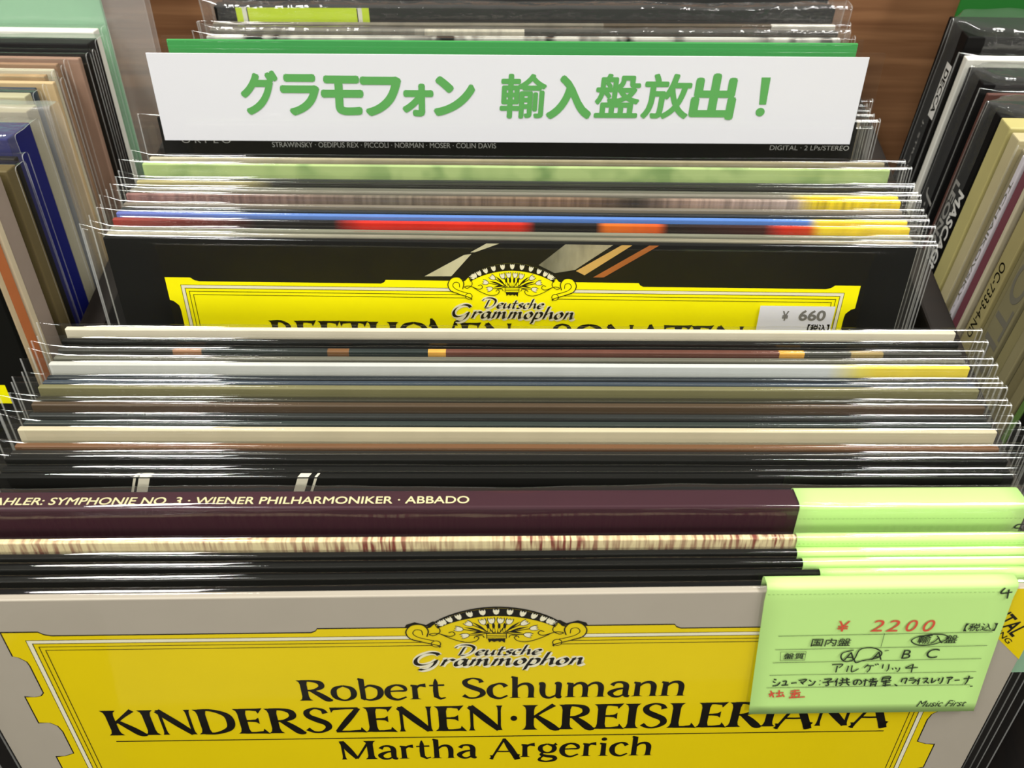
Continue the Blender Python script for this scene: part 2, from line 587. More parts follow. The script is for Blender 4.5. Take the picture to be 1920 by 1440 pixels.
GLYPHS = {
    'I': (0.36, [stem(.18, 0, 1)], []),
    'N': (0.98, [stem(.14, 0, 1, .06), stem(.84, 0, 1, .06)], [[(.1, .98, .14), (.5, .46, .16), (.84, .02, .12)]]),
    'D': (0.98, [stem(.18, 0, 1)], [[(.12, .97, .06), (.45, .96, .07), (.78, .78, .13), (.86, .5, .16), (.78, .22, .13), (.45, .04, .07), (.12, .03, .06)]]),
    'E': (0.76, [stem(.18, 0, 1), arm(.15, .66, .97, -1), arm(.15, .58, .52, 0), arm(.15, .72, .03, 1)], []),
    'L': (0.72, [stem(.18, 0, 1), arm(.15, .68, .03, 1)], []),
    'R': (0.88, [stem(.18, 0, 1)], [[(.12, .97, .06), (.42, .96, .07), (.64, .86, .13), (.66, .66, .13), (.45, .52, .07), (.2, .49, .05)], [(.36, .51, .10), (.58, .28, .15), (.78, .05, .16), (.92, -.01, .06)]]),
    'B': (0.8, [stem(.18, 0, 1)], [[(.12, .97, .06), (.42, .96, .07), (.62, .76, .13), (.42, .54, .06), (.2, .53, .05)], [(.4, .53, .06), (.7, .28, .14), (.45, .04, .07), (.12, .03, .06)]]),
    'K': (0.9, [stem(.18, 0, 1)], [[(.2, .44, .06), (.5, .74, .07), (.78, 1.0, .11)], [(.34, .56, .09), (.6, .28, .15), (.8, .06, .16), (.95, -.01, .06)]]),
    'S': (0.72, [], [[(.60, .78, .12), (.54, .92, .08), (.34, .985, .05), (.15, .86, .11), (.17, .68, .13), (.36, .53, .15), (.58, .38, .14), (.62, .2, .12), (.45, .04, .06), (.24, .03, .06), (.08, .16, .11)]]),
    'Z': (0.82, [arm(.7, .08, .97, -1), arm(.06, .78, .03, 1)], [[(.70, .97, .10), (.4, .5, .13), (.1, .03, .10)]]),
    'A': (0.94, [], [[(.46, 1.02, .06), (.26, .5, .065), (.08, .04, .07), (.04, 0, .2)], [(.44, 1.02, .08), (.62, .56, .15), (.82, .05, .16), (.86, 0, .26)], [(.2, .33, .05), (.48, .32, .05), (.72, .33, .05)]]),
    'M': (1.2, [stem(.15, 0, 1, .065), stem(1.02, 0, 1, .15)], [[(.14, .98, .13), (.34, .52, .16), (.56, .04, .10)], [(.56, .04, .06), (.78, .5, .06), (1.0, .98, .06)]]),
    'T': (0.8, [stem(.4, 0, 1), arm(.4, .78, .97, -1), arm(.4, .02, .97, -1)], []),
    'H': (0.98, [stem(.18, 0, 1), stem(.82, 0, 1)], [[(.18, .52, .055), (.5, .52, .055), (.82, .52, .055)]]),
    'O': (1.0, [], [[(.5, .985, .055), (.2, .85, .12), (.1, .5, .16), (.2, .15, .12), (.5, .015, .055), (.8, .15, .12), (.9, .5, .16), (.8, .85, .12), (.5, .985, .055)]]),
    'V': (0.94, [], [[(.04, 1, .26), (.1, .95, .16), (.28, .5, .15), (.46, 0, .07)], [(.46, 0, .06), (.66, .5, .065), (.82, .96, .07), (.88, 1, .18)]]),
    'o': (0.72, [], [[(.36, .71, .05), (.14, .58, .11), (.08, .35, .14), (.14, .12, .11), (.36, -.01, .05), (.58, .12, .11), (.64, .35, .14), (.58, .58, .11), (.36, .71, .05)]]),
    'b': (0.74, [[(.06, 1.04, .06), (.15, 1.0, .13), (.15, .5, .12), (.15, .06, .12), (.2, 0, .06)]], [[(.16, .55, .05), (.36, .7, .07), (.6, .58, .12), (.65, .34, .14), (.56, .1, .11), (.34, -.01, .06), (.15, .06, .05)]]),
    'e': (0.68, [], [[(.1, .40, .05), (.35, .42, .05), (.58, .44, .07), (.54, .62, .10), (.34, .71, .06), (.14, .58, .11), (.08, .34, .14), (.15, .1, .11), (.36, -.01, .07), (.6, .12, .05)]]),
    'r': (0.52, [[(.04, .68, .06), (.15, .66, .13), (.15, .4, .12), (.15, .05, .13), (.15, 0, .26)]], [[(.16, .48, .05), (.28, .66, .07), (.46, .68, .14)]]),
    't': (0.48, [[(.2, .98, .03), (.2, .8, .10), (.19, .4, .12), (.2, .12, .12), (.32, .0, .07), (.46, .06, .04)]], [[(.02, .66, .05), (.22, .67, .055), (.44, .68, .06)]]),
    'c': (0.62, [], [[(.54, .56, .12), (.46, .68, .09), (.32, .71, .06), (.13, .57, .11), (.08, .34, .14), (.15, .1, .11), (.36, -.01, .07), (.58, .12, .05)]]),
    'h': (0.76, [[(.05, 1.04, .06), (.15, 1.0, .13), (.15, .5, .12), (.15, .05, .13), (.15, 0, .26)]], [[(.16, .46, .05), (.32, .66, .07), (.5, .68, .1), (.6, .5, .13), (.6, .06, .13), (.6, 0, .26)]]),
    'u': (0.76, [], [[(.04, .68, .08), (.14, .66, .13), (.14, .3, .13), (.2, .06, .1), (.36, -.01, .07), (.56, .14, .05)], [(.48, .69, .05), (.59, .67, .13), (.59, .3, .12), (.59, .05, .13), (.68, .0, .08)]]),
    'n': (0.76, [[(.04, .69, .06), (.15, .66, .13), (.15, .4, .12), (.15, .05, .13), (.15, 0, .26)]], [[(.16, .46, .05), (.32, .66, .07), (.5, .68, .1), (.6, .5, .13), (.6, .06, .13), (.6, 0, .26)]]),
    'm': (1.16, [[(.04, .69, .06), (.15, .66, .13), (.15, .4, .12), (.15, .05, .13), (.15, 0, .26)]], [[(.16, .46, .05), (.32, .66, .07), (.46, .68, .1), (.56, .5, .13), (.56, .06, .13), (.56, 0, .26)], [(.57, .46, .05), (.74, .66, .07), (.9, .68, .1), (1.0, .5, .13), (1.0, .06, .13), (1.0, 0, .26)]]),
    'a': (0.68, [], [[(.12, .56, .12), (.22, .69, .07), (.4, .7, .08), (.52, .56, .13), (.52, .2, .13), (.54, .05, .12), (.64, .0, .07)], [(.52, .42, .05), (.28, .36, .08), (.1, .2, .13), (.18, .03, .09), (.34, .0, .06), (.5, .12, .05)]]),
    'g': (0.70, [], [[(.32, .7, .05), (.14, .6, .1), (.1, .44, .12), (.16, .3, .1), (.33, .22, .05), (.5, .3, .1), (.55, .46, .12), (.5, .6, .1), (.32, .7, .05)], [(.5, .62, .05), (.62, .7, .1)], [(.2, .26, .05), (.14, .12, .09), (.3, .04, .1), (.54, -.02, .12), (.56, -.18, .1), (.3, -.27, .06), (.08, -.18, .08), (.14, -.02, .05), (.2, .03, .04)]]),
    'i': (0.34, [[(.04, .69, .06), (.16, .66, .13), (.16, .4, .12), (.16, .05, .13), (.16, 0, .26)]], []),
    ' ': (0.36, [], []),
}


def display_text(P, s, x0, x1, ytop, ybase, mat, layer=3, gap=0.02):
    adv = sum((GLYPHS[c][0] if c in GLYPHS else 0.42) + gap for c in s) - gap
    sx, sy = (x1 - x0) / adv, (ybase - ytop)
    x = 0.0
    for c in s:
        if c == '·':
            P.disc(x0 + (x + .21) * sx, ybase - .48 * sy, .085 * sx, mat, layer, ry=.105 * sy)
            x += .42 + gap
            continue
        a, straight, curved = GLYPHS[c]
        kw = 1.32 * (sx + sy) / 2
        for st in straight:
            P.ribbon([(x0 + (x + q[0]) * sx, ybase - q[1] * sy, q[2] * kw) for q in st], mat, layer, smooth=False)
        for st in curved:
            P.ribbon([(x0 + (x + q[0]) * sx, ybase - q[1] * sy, q[2] * kw) for q in st], mat, layer)
        if c == 'i':
            P.disc(x0 + (x + .16) * sx, ybase - .92 * sy, .09 * sx, mat, layer, ry=.09 * sy)
        x += a + gap


SCRIPT = {
    'D': (1.75, [[(-.45, 1.45), (-.3, 1.8), (.1, 2.0), (.8, 1.95), (1.35, 1.5), (1.3, .7), (.85, .1), (.25, .0)], [(.42, 1.62), (.3, .8), (.2, .05)]]),
    'e': (0.95, [[(.12, .45), (.5, .52), (.75, .75), (.6, .98), (.3, .92), (.08, .5), (.18, .1), (.45, .0), (.85, .25)]]),
    'u': (1.1, [[(.05, .95), (.1, .9), (.06, .3), (.2, .02), (.45, .12), (.72, .6)], [(.78, .98), (.74, .3), (.85, .02), (1.05, .2)]]),
    't': (0.8, [[(.4, 1.6), (.3, .8), (.26, .2), (.4, .0), (.7, .2)], [(.0, .98), (.35, .98), (.75, 1.02)]]),
    's': (0.8, [[(.68, .82), (.5, .98), (.22, .85), (.3, .6), (.58, .4), (.5, .08), (.2, .0), (.02, .15)]]),
    'c': (0.85, [[(.7, .8), (.5, .98), (.2, .8), (.08, .4), (.2, .06), (.45, .0), (.8, .25)]]),
    'h': (1.1, [[(.25, 1.9), (.15, 1.0), (.05, .02)], [(.12, .5), (.4, .92), (.68, .92), (.72, .4), (.8, .05), (1.02, .2)]]),
    'G': (1.95, [[(1.55, 1.62), (1.3, 1.9), (.8, 1.98), (.25, 1.6), (.0, 1.0), (.15, .4), (.6, .2), (1.15, .45), (1.5, .9)], [(1.5, .92), (1.45, .3), (1.2, -.25), (.8, -.5), (.45, -.4)]]),
    'r': (0.95, [[(.05, .9), (.2, .98), (.14, .5), (.08, .02)], [(.15, .5), (.4, .9), (.62, .98), (.85, .8)]]),
    'a': (1.1, [[(.72, .85), (.45, 1.0), (.12, .7), (.1, .2), (.3, .02), (.55, .25), (.72, .85)], [(.8, .98), (.74, .4), (.84, .02), (1.05, .2)]]),
    'm': (1.6, [[(.05, .9), (.2, .98), (.14, .5), (.08, .02)], [(.14, .5), (.4, .92), (.6, .9), (.6, .4), (.56, .02)], [(.62, .5), (.88, .92), (1.1, .9), (1.12, .4), (1.22, .03), (1.45, .22)]]),
    'o': (0.95, [[(.45, .98), (.14, .75), (.08, .3), (.32, .02), (.62, .2), (.72, .65), (.5, .98), (.42, .97)]]),
    'p': (1.0, [[(.05, .9), (.2, .98), (.1, .3), (.0, -.7)], [(.15, .6), (.4, .96), (.7, .85), (.74, .4), (.5, .04), (.12, .1)]]),
    'n': (1.15, [[(.05, .9), (.2, .98), (.14, .5), (.08, .02)], [(.14, .5), (.42, .92), (.68, .9), (.7, .4), (.8, .03), (1.05, .25)]]),
}


def script_text(P, s, x0, x1, yx, ybase, mat, halo, layer=4):
    """broad-pen italics; yx = x-height line"""
    adv = sum(SCRIPT[c][0] for c in s)
    sx, sy = (x1 - x0) / adv, (ybase - yx)
    sh = 0.28 * sy
    x = 0.0
    nib = (0.19 * sy, -0.10 * sy)
    for c in s:
        a, strokes = SCRIPT[c]
        for st in strokes:
            pts = [(x0 + (x + q[0]) * sx + q[1] * sh, ybase - q[1] * sy) for q in st]
            P.ribbon([(p[0] + 0.12, p[1] + 0.12, 0.62 * sy) for p in pts], halo, layer)
            P.ribbon(pts, mat, layer + 1, nib=nib)
        x += a


# ------------------------------------------------------------------ the yellow cartouche with its flower crown (millimetres from the cover's top centre)


def cartouche_outline(y0, grow=0.0, hb=106.0):
    """left half from top to bottom, then mirrored"""
    g = grow
    pts = [(-27, y0 - g), (-52, y0 - g), (-52.6, y0 + 1.0 - g), (-54, y0 + 1.7 - g), (-129, y0 + 1.7 - g), (-131, y0 + 1.2 - g), (-132.5, y0 - g), (-143 - g, y0 - g),
           (-143 - g, y0 + 10.5), (-141.5 - g, y0 + 11), (-139.6 - g, y0 + 13), (-139.3 - g, y0 + 15), (-139.3 - g, y0 + 28), (-140.5 - g, y0 + 29.5), (-142.5 - g, y0 + 30),
           (-145.5 - g, y0 + 30 - g), (-145.5 - g, y0 + 43 + g), (-142 - g, y0 + 43.2), (-140 - g, y0 + 45), (-139.3 - g, y0 + 48), (-139.3 - g, y0 + 60), (-142.5 - g, y0 + 61.5), (-145.5 - g, y0 + 62 - g),
           (-145.5 - g, y0 + 75 + g), (-140 - g, y0 + 77), (-139.3 - g, y0 + hb - 12), (-143 - g, y0 + hb - 10), (-143 - g, y0 + hb + g)]
    return pts + [(-x, y) for x, y in reversed(pts)]


def tulip(P, x, y, ang, s, ink, white, layer):
    c, q = math.cos(ang), math.sin(ang)

    def t(a, b):
        return (x + (a * c - b * q) * s, y + (a * q + b * c) * s)
    out = [(-.55, -.9), (-.62, -.2), (-.42, .45), (0, .75), (.42, .45), (.62, -.2), (.55, -.9), (.22, -.45), (0, -.85), (-.22, -.45)]
    P.poly([t(a * 1.28, b * 1.22) for a, b in out], ink, layer)
    P.poly([t(a, b) for a, b in out], white, layer + 1)


def crown(P, y0, ink, yellow, white, line=0.28):
    """scrolls, arch of tulips and basket of flowers standing on the frame's top line y0"""
    # yellow body under the arch
    n = 26
    arc = []
    for k in range(n + 1):
        x = -17.2 + 34.4 * k / n
        arc.append((x, y0 - 2.2 - 6.0 * (1 - (x / 17.2) ** 2) ** 0.9))
    body = [(-27, y0 + 2), (-22, y0 - 0.5), (-19, y0 - 0.6)] + arc + [(19, y0 - 0.6), (22, y0 - 0.5), (27, y0 + 2), (24, y0 + 6), (-24, y0 + 6)]
    P.poly(body, yellow, 2)
    P.ribbon([(-22.5, y0 - .2, .7), (-19.5, y0 - .4, .6), (-18.2, y0 - 2.2, .6), (-17, y0 - 2.3, .6)], ink, 3)
    P.ribbon([(22.5, y0 - .2, .7), (19.5, y0 - .4, .6), (18.2, y0 - 2.2, .6), (17, y0 - 2.3, .6)], ink, 3)
    # dark arch
    inner = [(x, y0 + 0.3 - 5.2 * (1 - (x / 17.2) ** 2) ** 0.9) for x, _ in arc]
    P.tris(arc + inner, [(i, i + 1, n + 2 + i, n + 1 + i) for i in range(n)], ink, 3)
    for k in range(13):
        u = -1 + 2 * k / 12
        x = 16.2 * math.sin(u * 1.45) / math.sin(1.45)
        yy = y0 - 1.1 - 5.6 * (1 - (x / 17.2) ** 2) ** 0.9
        a = u * 0.75
        P.disc(x + 1.3 * math.sin(a), yy - 1.5 * math.cos(a), 0.34, ink, 3, n=10)
        tulip(P, x, yy, a, 1.5, ink, white, 4)
    # bouquet
    for x, y, a, s in ((-3.9, -2.4, -.25, 1.5), (-1.4, -2.8, -.1, 1.5), (1.2, -2.8, .1, 1.5), (3.7, -2.4, .25, 1.5), (-7.9, -1.7, -.9, 1.5), (8.0, -1.7, .9, 1.5), (-10.8, .5, -1.3, 1.5), (10.8, .5, 1.3, 1.5), (-9.1, 3.4, -1.9, 1.5), (9.1, 3.4, 1.9, 1.5)):
        P.ribbon([(0.25 * x, y0 + 2.4, .3), (0.55 * x, y0 + (y + 2.4) * .5 + .2, .34), (x, y0 + y, .3)], ink, 3)
        if abs(x) > 6:
            P.ribbon([(0.35 * x, y0 + 2.0, .3), (0.6 * x, y0 + (y + 1.0) * .5, .75), (x * .86, y0 + y - .6, .1)], ink, 3)
        tulip(P, x, y0 + y, a, s, ink, white, 4)
    for x in (-2.2, -.75, .75, 2.2):
        P.disc(x, y0 + 1.3, .42, ink, 3, ry=1.25)
        P.disc(x, y0 + 1.3, .26, yellow, 4, ry=.95)
        P.disc(x * 1.1, y0 - .6, .42, ink, 3, ry=1.25)
    # basket
    P.rect(-3.0, y0 + 2.4, 3.0, y0 + 4.9, ink, 5)
    for yy in (2.75, 3.5, 4.25):
        P.rect(-2.75, y0 + yy, 2.75, y0 + yy + .42, yellow, 6)
    P.poly([(-2.6, y0 + 4.9), (-2.2, y0 + 6.6), (-1.5, y0 + 5.9), (-.7, y0 + 6.4), (.3, y0 + 5.9), (1.0, y0 + 6.5), (1.5, y0 + 5.9), (2.4, y0 + 6.8), (2.6, y0 + 4.9)], ink, 5)
    for s in (-1, 1):
        # big outer scroll
        P.disc(s * 23.2, y0 + 1.6, 3.1, yellow, 4, ry=3.5)
        P.ribbon([(s * 20.4, y0 + 3.6), (s * 19.9, y0 + .8), (s * 21.6, y0 - 1.6), (s * 24.6, y0 - 1.4), (s * 26.4, y0 + 1.4), (s * 25.4, y0 + 4.4), (s * 22.4, y0 + 5.8), (s * 19.0, y0 + 7.0), (s * 16.8, y0 + 7.9), (s * 17.0, y0 + 8.6)], ink, 6, w=line * 1.3)
        P.poly(catmull([(s * 25.2, y0 + 3.6), (s * 22.6, y0 + 5.5), (s * 19.0, y0 + 6.8), (s * 18.0, y0 + 5.4), (s * 20.4, y0 + 3.4)]), yellow, 4)
        P.ribbon([(s * 21.6, y0 + 2.9), (s * 21.9, y0 + .9), (s * 23.6, y0 + .6), (s * 24.4, y0 + 2.2), (s * 23.0, y0 + 3.8), (s * 20.0, y0 + 5.0), (s * 18.4, y0 + 5.4)], ink, 6, w=line)
        P.disc(s * 17.9, y0 + 6.9, 1.35, yellow, 5)
        P.ring(s * 17.9, y0 + 6.9, 1.35, line, ink, 6)
        # fine tendrils
        P.ribbon([(s * 16.4, y0 - 1.6), (s * 17.6, y0 - 1.9), (s * 17.4, y0 - .7), (s * 16.6, y0 + .2), (s * 16.6, y0 + 1.8), (s * 18.4, y0 + 3.2), (s * 19.6, y0 + 2.6), (s * 17.4, y0 + 2.2), (s * 13.8, y0 + 3.6), (s * 12.2, y0 + 2.8), (s * 12.8, y0 + 1.6), (s * 14.0, y0 + 2.0)], ink, 6, w=line)
        P.ribbon([(s * 16.6, y0 + 2.4), (s * 13.0, y0 + 4.8), (s * 9.0, y0 + 6.4), (s * 6.2, y0 + 5.9), (s * 5.2, y0 + 4.4), (s * 6.2, y0 + 3.8), (s * 6.6, y0 + 4.6)], ink, 6, w=line)
        P.ribbon([(s * 6.0, y0 + 3.6), (s * 4.2, y0 + 3.4), (s * 3.6, y0 + 4.4)], ink, 6, w=line)


def cartouche(jacket, frame, y0, yellow, ink, white, outline):
    """yellow panel, crown and company script as children of the jacket"""
    P = frame()
    if outline:
        P.poly(cartouche_outline(y0, 0.45), ink, 0)
    P.poly(cartouche_outline(y0), yellow, 1)
    if outline:   # dark line around the crown
        P.poly([(x * 1.02, y) for x, y in [(-26.9, y0 + 1.4), (-25.6, y0 - 1.5), (-23.2, y0 - 2.5), (-20, y0 - 1.3), (-18, y0 - 2.8)] + [(-17.4 + 34.8 * k / 20, y0 - 2.7 - 6.1 * max(0, 1 - ((-17.4 + 34.8 * k / 20) / 17.4) ** 2) ** .9) for k in range(21)] + [(18, y0 - 2.8), (20, y0 - 1.3), (23.2, y0 - 2.5), (25.6, y0 - 1.5), (26.9, y0 + 1.4)]], ink, 0)
    # white band and fine lines inside the border
    for inset, w, m in ((4.3, 1.25, white), (3.55, .18, ink), (5.05, .24, ink), (6.5, .26, ink), (8.0, .26, ink)):
        xo, yt, yb = 140.6 - inset, y0 + inset - .2, y0 + 106 - inset
        for s in (-1, 1):
            xi = 24.0 if inset < 6 else 18.8
            P.rect(min(s * xi, s * xo), yt - w / 2, max(s * xi, s * xo), yt + w / 2, m, 2)
            P.rect(s * xo - w / 2, yt - w / 2, s * xo + w / 2, yb, m, 2)
        P.rect(-xo, yb - w / 2, xo, yb + w / 2, m, 2)
    P.build('yellow_title_panel', jacket)
    P = frame()
    crown(P, y0, ink, yellow, white)
    P.build('flower_crown_emblem', jacket)
    P = frame()
    script_text(P, 'Deutsche', -11.8, 13.2, y0 + 10.0, y0 + 12.4, ink, white)
    script_text(P, 'Grammophon', -25.2, 26.4, y0 + 14.1, y0 + 17.3, ink, white)
    P.build('script_lettering', jacket)


# ------------------------------------------------------------------ records
SLEEVE_W = 0.3315
JW = 0.315


class Rec:
    pass


def thing(name, label, cat, M, group=None):
    o = bpy.data.objects.new(name, None)
    o.empty_display_size = 0.02
    C.objects.link(o)
    o.matrix_world = M
    o['label'] = label
    o['category'] = cat
    if group:
        o['group'] = group
    return o


def lean_matrix(X, D, h, lean, yaw):
    """matrix of something standing on the bin's base with its top edge centre at (X, D, H0+h); also its slant height"""
    slant = (H0 + h - Z_BASE) / math.cos(lean)
    rot = Matrix.Rotation(yaw, 4, 'Z') @ Matrix.Rotation(-lean, 4, 'X')
    base = Vector((X, D, H0 + h)) - (rot @ Vector((0, 0, slant)))
    return Matrix.Translation(base) @ rot, slant


_seed = [10]


def record(X, D, label, mat, lean, yaw=0.0, h=0.0, tj=0.0022, T=0.00265, group=None, w=JW, sw=None, film_mat=FILM, crumple=0.0,
           wav=0.00035, gap=0.0014, name='sleeved_record', cat='record', sleeve=True, bevel=0.0004, jname='jacket', nx=56, lift=0.0012, sx=0.0):
    _seed[0] += 1
    rnd = random.Random(_seed[0] * 7)
    if sw is None:
        sw = SLEEVE_W + rnd.uniform(-.002, .002)
        sx = sx + rnd.uniform(-.001, .001)
    M, slant = lean_matrix(X, D, h, lean, yaw)
    # lift so that the lower front edge touches the base instead of sinking in
    M = Matrix.Translation((0, 0, math.sin(lean) * T / 2 + 0.0002)) @ M
    r = Rec()
    r.M, r.slant, r.tj, r.T, r.w = M, slant, tj, T, w
    r.Hj = slant - (gap if sleeve else 0)
    r.root = thing(name, label, cat, M, group)
    r.jacket = link(jname, box_mesh(jname, w, tj, r.Hj, min(bevel, tj * 0.3)), mat, r.root)
    if sleeve:
        r.sleeve = link('clear_plastic_sleeve', sleeve_mesh('clear_plastic_sleeve', sw, slant, T, _seed[0], wav, crumple, nx), [film_mat, FILM_RIM], r.root, smooth=True)
        r.sleeve.location = (sx, 0, 0)
    r.face = lambda off=0.0: Print((0, -tj / 2 - off, r.Hj), (1, 0, 0), (0, 0, -1), (0, -1, 0))
    r.top = lambda: Print((0, 0, r.Hj), (1, 0, 0), (0, -1, 0), (0, 0, 1))
    r.left = lambda: Print((-w / 2, 0, r.Hj), (0, 0, -1), (0, 1, 0), (-1, 0, 0))
    return r


def px_on_face(r, px, py, off=0.0):
    """millimetres (x from centre, y down from the jacket's top) of a picture point on the front face"""
    Mi = r.M.inverted()
    o = Mi @ CAM_P
    d = Mi.to_3x3() @ ray(px, py)
    t = (-r.tj / 2 - off - o.y) / d.y
    p = o + d * t
    return p.x * 1000, (r.Hj - p.z) * 1000


TILT = [(0, 6), (60, 8), (262, 12), (437, 22), (617, 8), (850, 4), (1000, -10), (1100, -20), (1300, -24)]


def tilt(y):
    for (a, ta), (b, tb) in zip(TILT, TILT[1:]):
        if a <= y <= b:
            return ta + (tb - ta) * (y - a) / (b - a)
    return TILT[-1][1]


CX = [(0, 985), (60, 983), (262, 972), (437, 955), (617, 958), (850, 952), (1000, 938), (1100, 918), (1300, 900)]


def centre(y):
    for (a, ta), (b, tb) in zip(CX, CX[1:]):
        if a <= y <= b:
            return ta + (tb - ta) * (y - a) / (b - a)
    return CX[-1][1]


def place(y, h=0.0, dx=0.0):
    """centre position and yaw of a record whose sleeve top crosses the middle of the picture at height y"""
    t = tilt(y)
    cx = centre(y) + dx
    a, b = on_level(cx - 600, y - t * 600 / 1700, h), on_level(cx + 600, y + t * 600 / 1700, h)
    m = on_level(cx, y, h)
    return m.x, m.y, math.atan2(b.y - a.y, b.x - a.x)


def spread(Ds, step):
    """push neighbouring depths apart until every step is at least this wide"""
    Ds = list(Ds)
    for _ in range(400):
        for i in range(len(Ds) - 1):
            g = step - (Ds[i] - Ds[i + 1])
            if g > 0:
                Ds[i] += g * .5
                Ds[i + 1] -= g * .5
    return Ds


# ------------------------------------------------------------------ the bin
bin_root = thing('record_bin', 'brown wooden record bin that holds all the rows of records', 'bin', Matrix.Translation((0, 0.25, 0)))
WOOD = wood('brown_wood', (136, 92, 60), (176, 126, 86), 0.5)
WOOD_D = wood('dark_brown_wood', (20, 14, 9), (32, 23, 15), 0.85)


def bin_box(name, x0, x1, y0, y1, z0, z1, mat):
    o = link(name, box_mesh(name, x1 - x0, y1 - y0, z1 - z0, 0.0012), mat, bin_root)
    o.location = ((x0 + x1) / 2, (y0 + y1) / 2 - 0.25, z0)
    return o


BACK_Y = 0.478
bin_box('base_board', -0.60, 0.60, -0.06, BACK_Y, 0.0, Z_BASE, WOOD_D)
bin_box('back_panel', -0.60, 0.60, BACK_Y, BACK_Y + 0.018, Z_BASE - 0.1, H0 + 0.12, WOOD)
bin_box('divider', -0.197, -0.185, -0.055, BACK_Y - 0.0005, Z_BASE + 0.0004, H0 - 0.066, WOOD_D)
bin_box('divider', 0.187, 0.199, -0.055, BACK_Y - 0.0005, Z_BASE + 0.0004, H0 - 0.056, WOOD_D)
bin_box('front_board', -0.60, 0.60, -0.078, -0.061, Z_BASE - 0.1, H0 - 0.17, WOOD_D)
fl = link('floor', box_mesh('floor', 6, 6, 0.02, 0, z0=-0.02), paper('grey_floor', (90, 86, 80), 0.6))
fl['kind'] = 'structure'

# ------------------------------------------------------------------ front row of the middle bin (back to front)
GF = 'sleeved records in the front row of the middle bin'
LEAN_F = R(17.0)
ORANGE_PATCH = (206, 150, 70)
front_spec = [
    (614, paper('cream_cover', (205, 196, 172)), 'cream topped record standing rearmost in the front row', {}),
    (631, BLACK, 'black record just in front of the cream topped rearmost one', {}),
    (647, banded('rust_and_orange_cover', [(-.16, (60, 60, 54)), (-.118, (150, 110, 78)), (-.108, (44, 50, 46)), (-.064, (120, 84, 50)), (-.057, (40, 48, 46)), (-.029, (214, 160, 70)), (-.0235, (100, 62, 50)), (.093, (214, 158, 64)), (.1015, (70, 70, 62)), (.118, (150, 130, 80)), (.13, (60, 60, 54))], soft=False, var=.2), 'dark rust brown record with small orange patches along its top edge', {}),
    (663, paper('dusty_olive_cover', (98, 97, 84)), 'dusty grey green record between the rust one and the pale grey one', {}),
    (679, banded('pale_grey_yellow_corner_cover', [(-.16, (192, 192, 182)), (.109, (196, 200, 196)), (.12, (220, 206, 96)), (.126, (226, 202, 70))], soft=True, var=.08), 'pale grey record with a yellow right corner in the front row', {}),
    (694, paper('blue_black_cover', (30, 36, 40), .35), 'blue black record just in front of the pale grey one', {}),
    (708, paper('slate_blue_cover', (52, 62, 72), .35), 'slate blue record behind the olive one', {}),
    (722, paper('olive_cover', (112, 108, 74)), 'olive green record in the middle of the front row', {}),
    (736, paper('dark_olive_cover', (44, 42, 30), .35), 'very dark olive record just in front of the olive green one', {}),
    (751, paper('dark_brown_cover', (74, 60, 44), .4), 'dark brown record with a thin pale line along its top', {}),
    (766, paper('charcoal_cover', (42, 44, 42), .35), 'charcoal record just in front of the dark brown one', {}),
    (784, paper('green_black_cover', (46, 54, 50), .35), 'green black record just behind the broad beige one', {}),
    (802, paper('beige_cover', (190, 180, 150)), 'beige topped record in the front half of the front row', {}),
    (824, paper('chestnut_cover', (104, 72, 46), .4), 'chestnut brown record just in front of the beige one', {}),
    (840, paper('coal_cover', (34, 32, 28), .35), 'coal black record just in front of the chestnut brown one', {}),
    (855, BLACK, 'black record, second in front of the chestnut brown one', {}),
    (869, BLACK, 'black record right behind the one with white brush strokes', {}),
    (884, BLACK, 'black record with two slanting white brush strokes by the left end', {'dots': 1}),
]
recs = []
HF = {631: -.001, 647: -.0012, 663: -.001, 694: -.0022, 708: -.0012, 736: -.0018, 751: -.0006, 766: -.0018, 784: -.001, 802: .0004, 824: -.0018, 840: -.0014, 869: -.0008}
Ds = spread([place(q[0])[1] for q in front_spec], .0031 / math.cos(LEAN_F))
for (y, mat, label, opt), D in zip(front_spec, Ds):
    X, _, yaw = place(y)
    r = record(X, D + HF.get(y, 0) * math.tan(LEAN_F), label, mat, LEAN_F, yaw, h=HF.get(y, 0), group=GF)
    recs.append(r)
    if opt.get('dots'):
        P = r.face()
        WHT = paper('ivory_print', (214, 208, 186), .5, .05)
        for bx in (232, 250, 548, 572):
            x, yy = px_on_face(r, bx, 893)
            w = 3.4 if bx in (250, 548) else .8
            P = r.face()
            P.poly([(x - w / 2, 9.0), (x + w / 2, 9.0), (x + 3.2 + w / 2, .2), (x + 3.2 - w / 2, .2)], WHT, 1)
            P.build('brush_stroke', r.jacket)
            P = r.top()
            P.poly([(x + 3.2 - w / 2, .95), (x + 3.2 + w / 2, .95), (x + 3.9 + w / 2, -.95), (x + 3.9 - w / 2, -.95)], WHT, 1)
            P.build('brush_stroke', r.jacket)

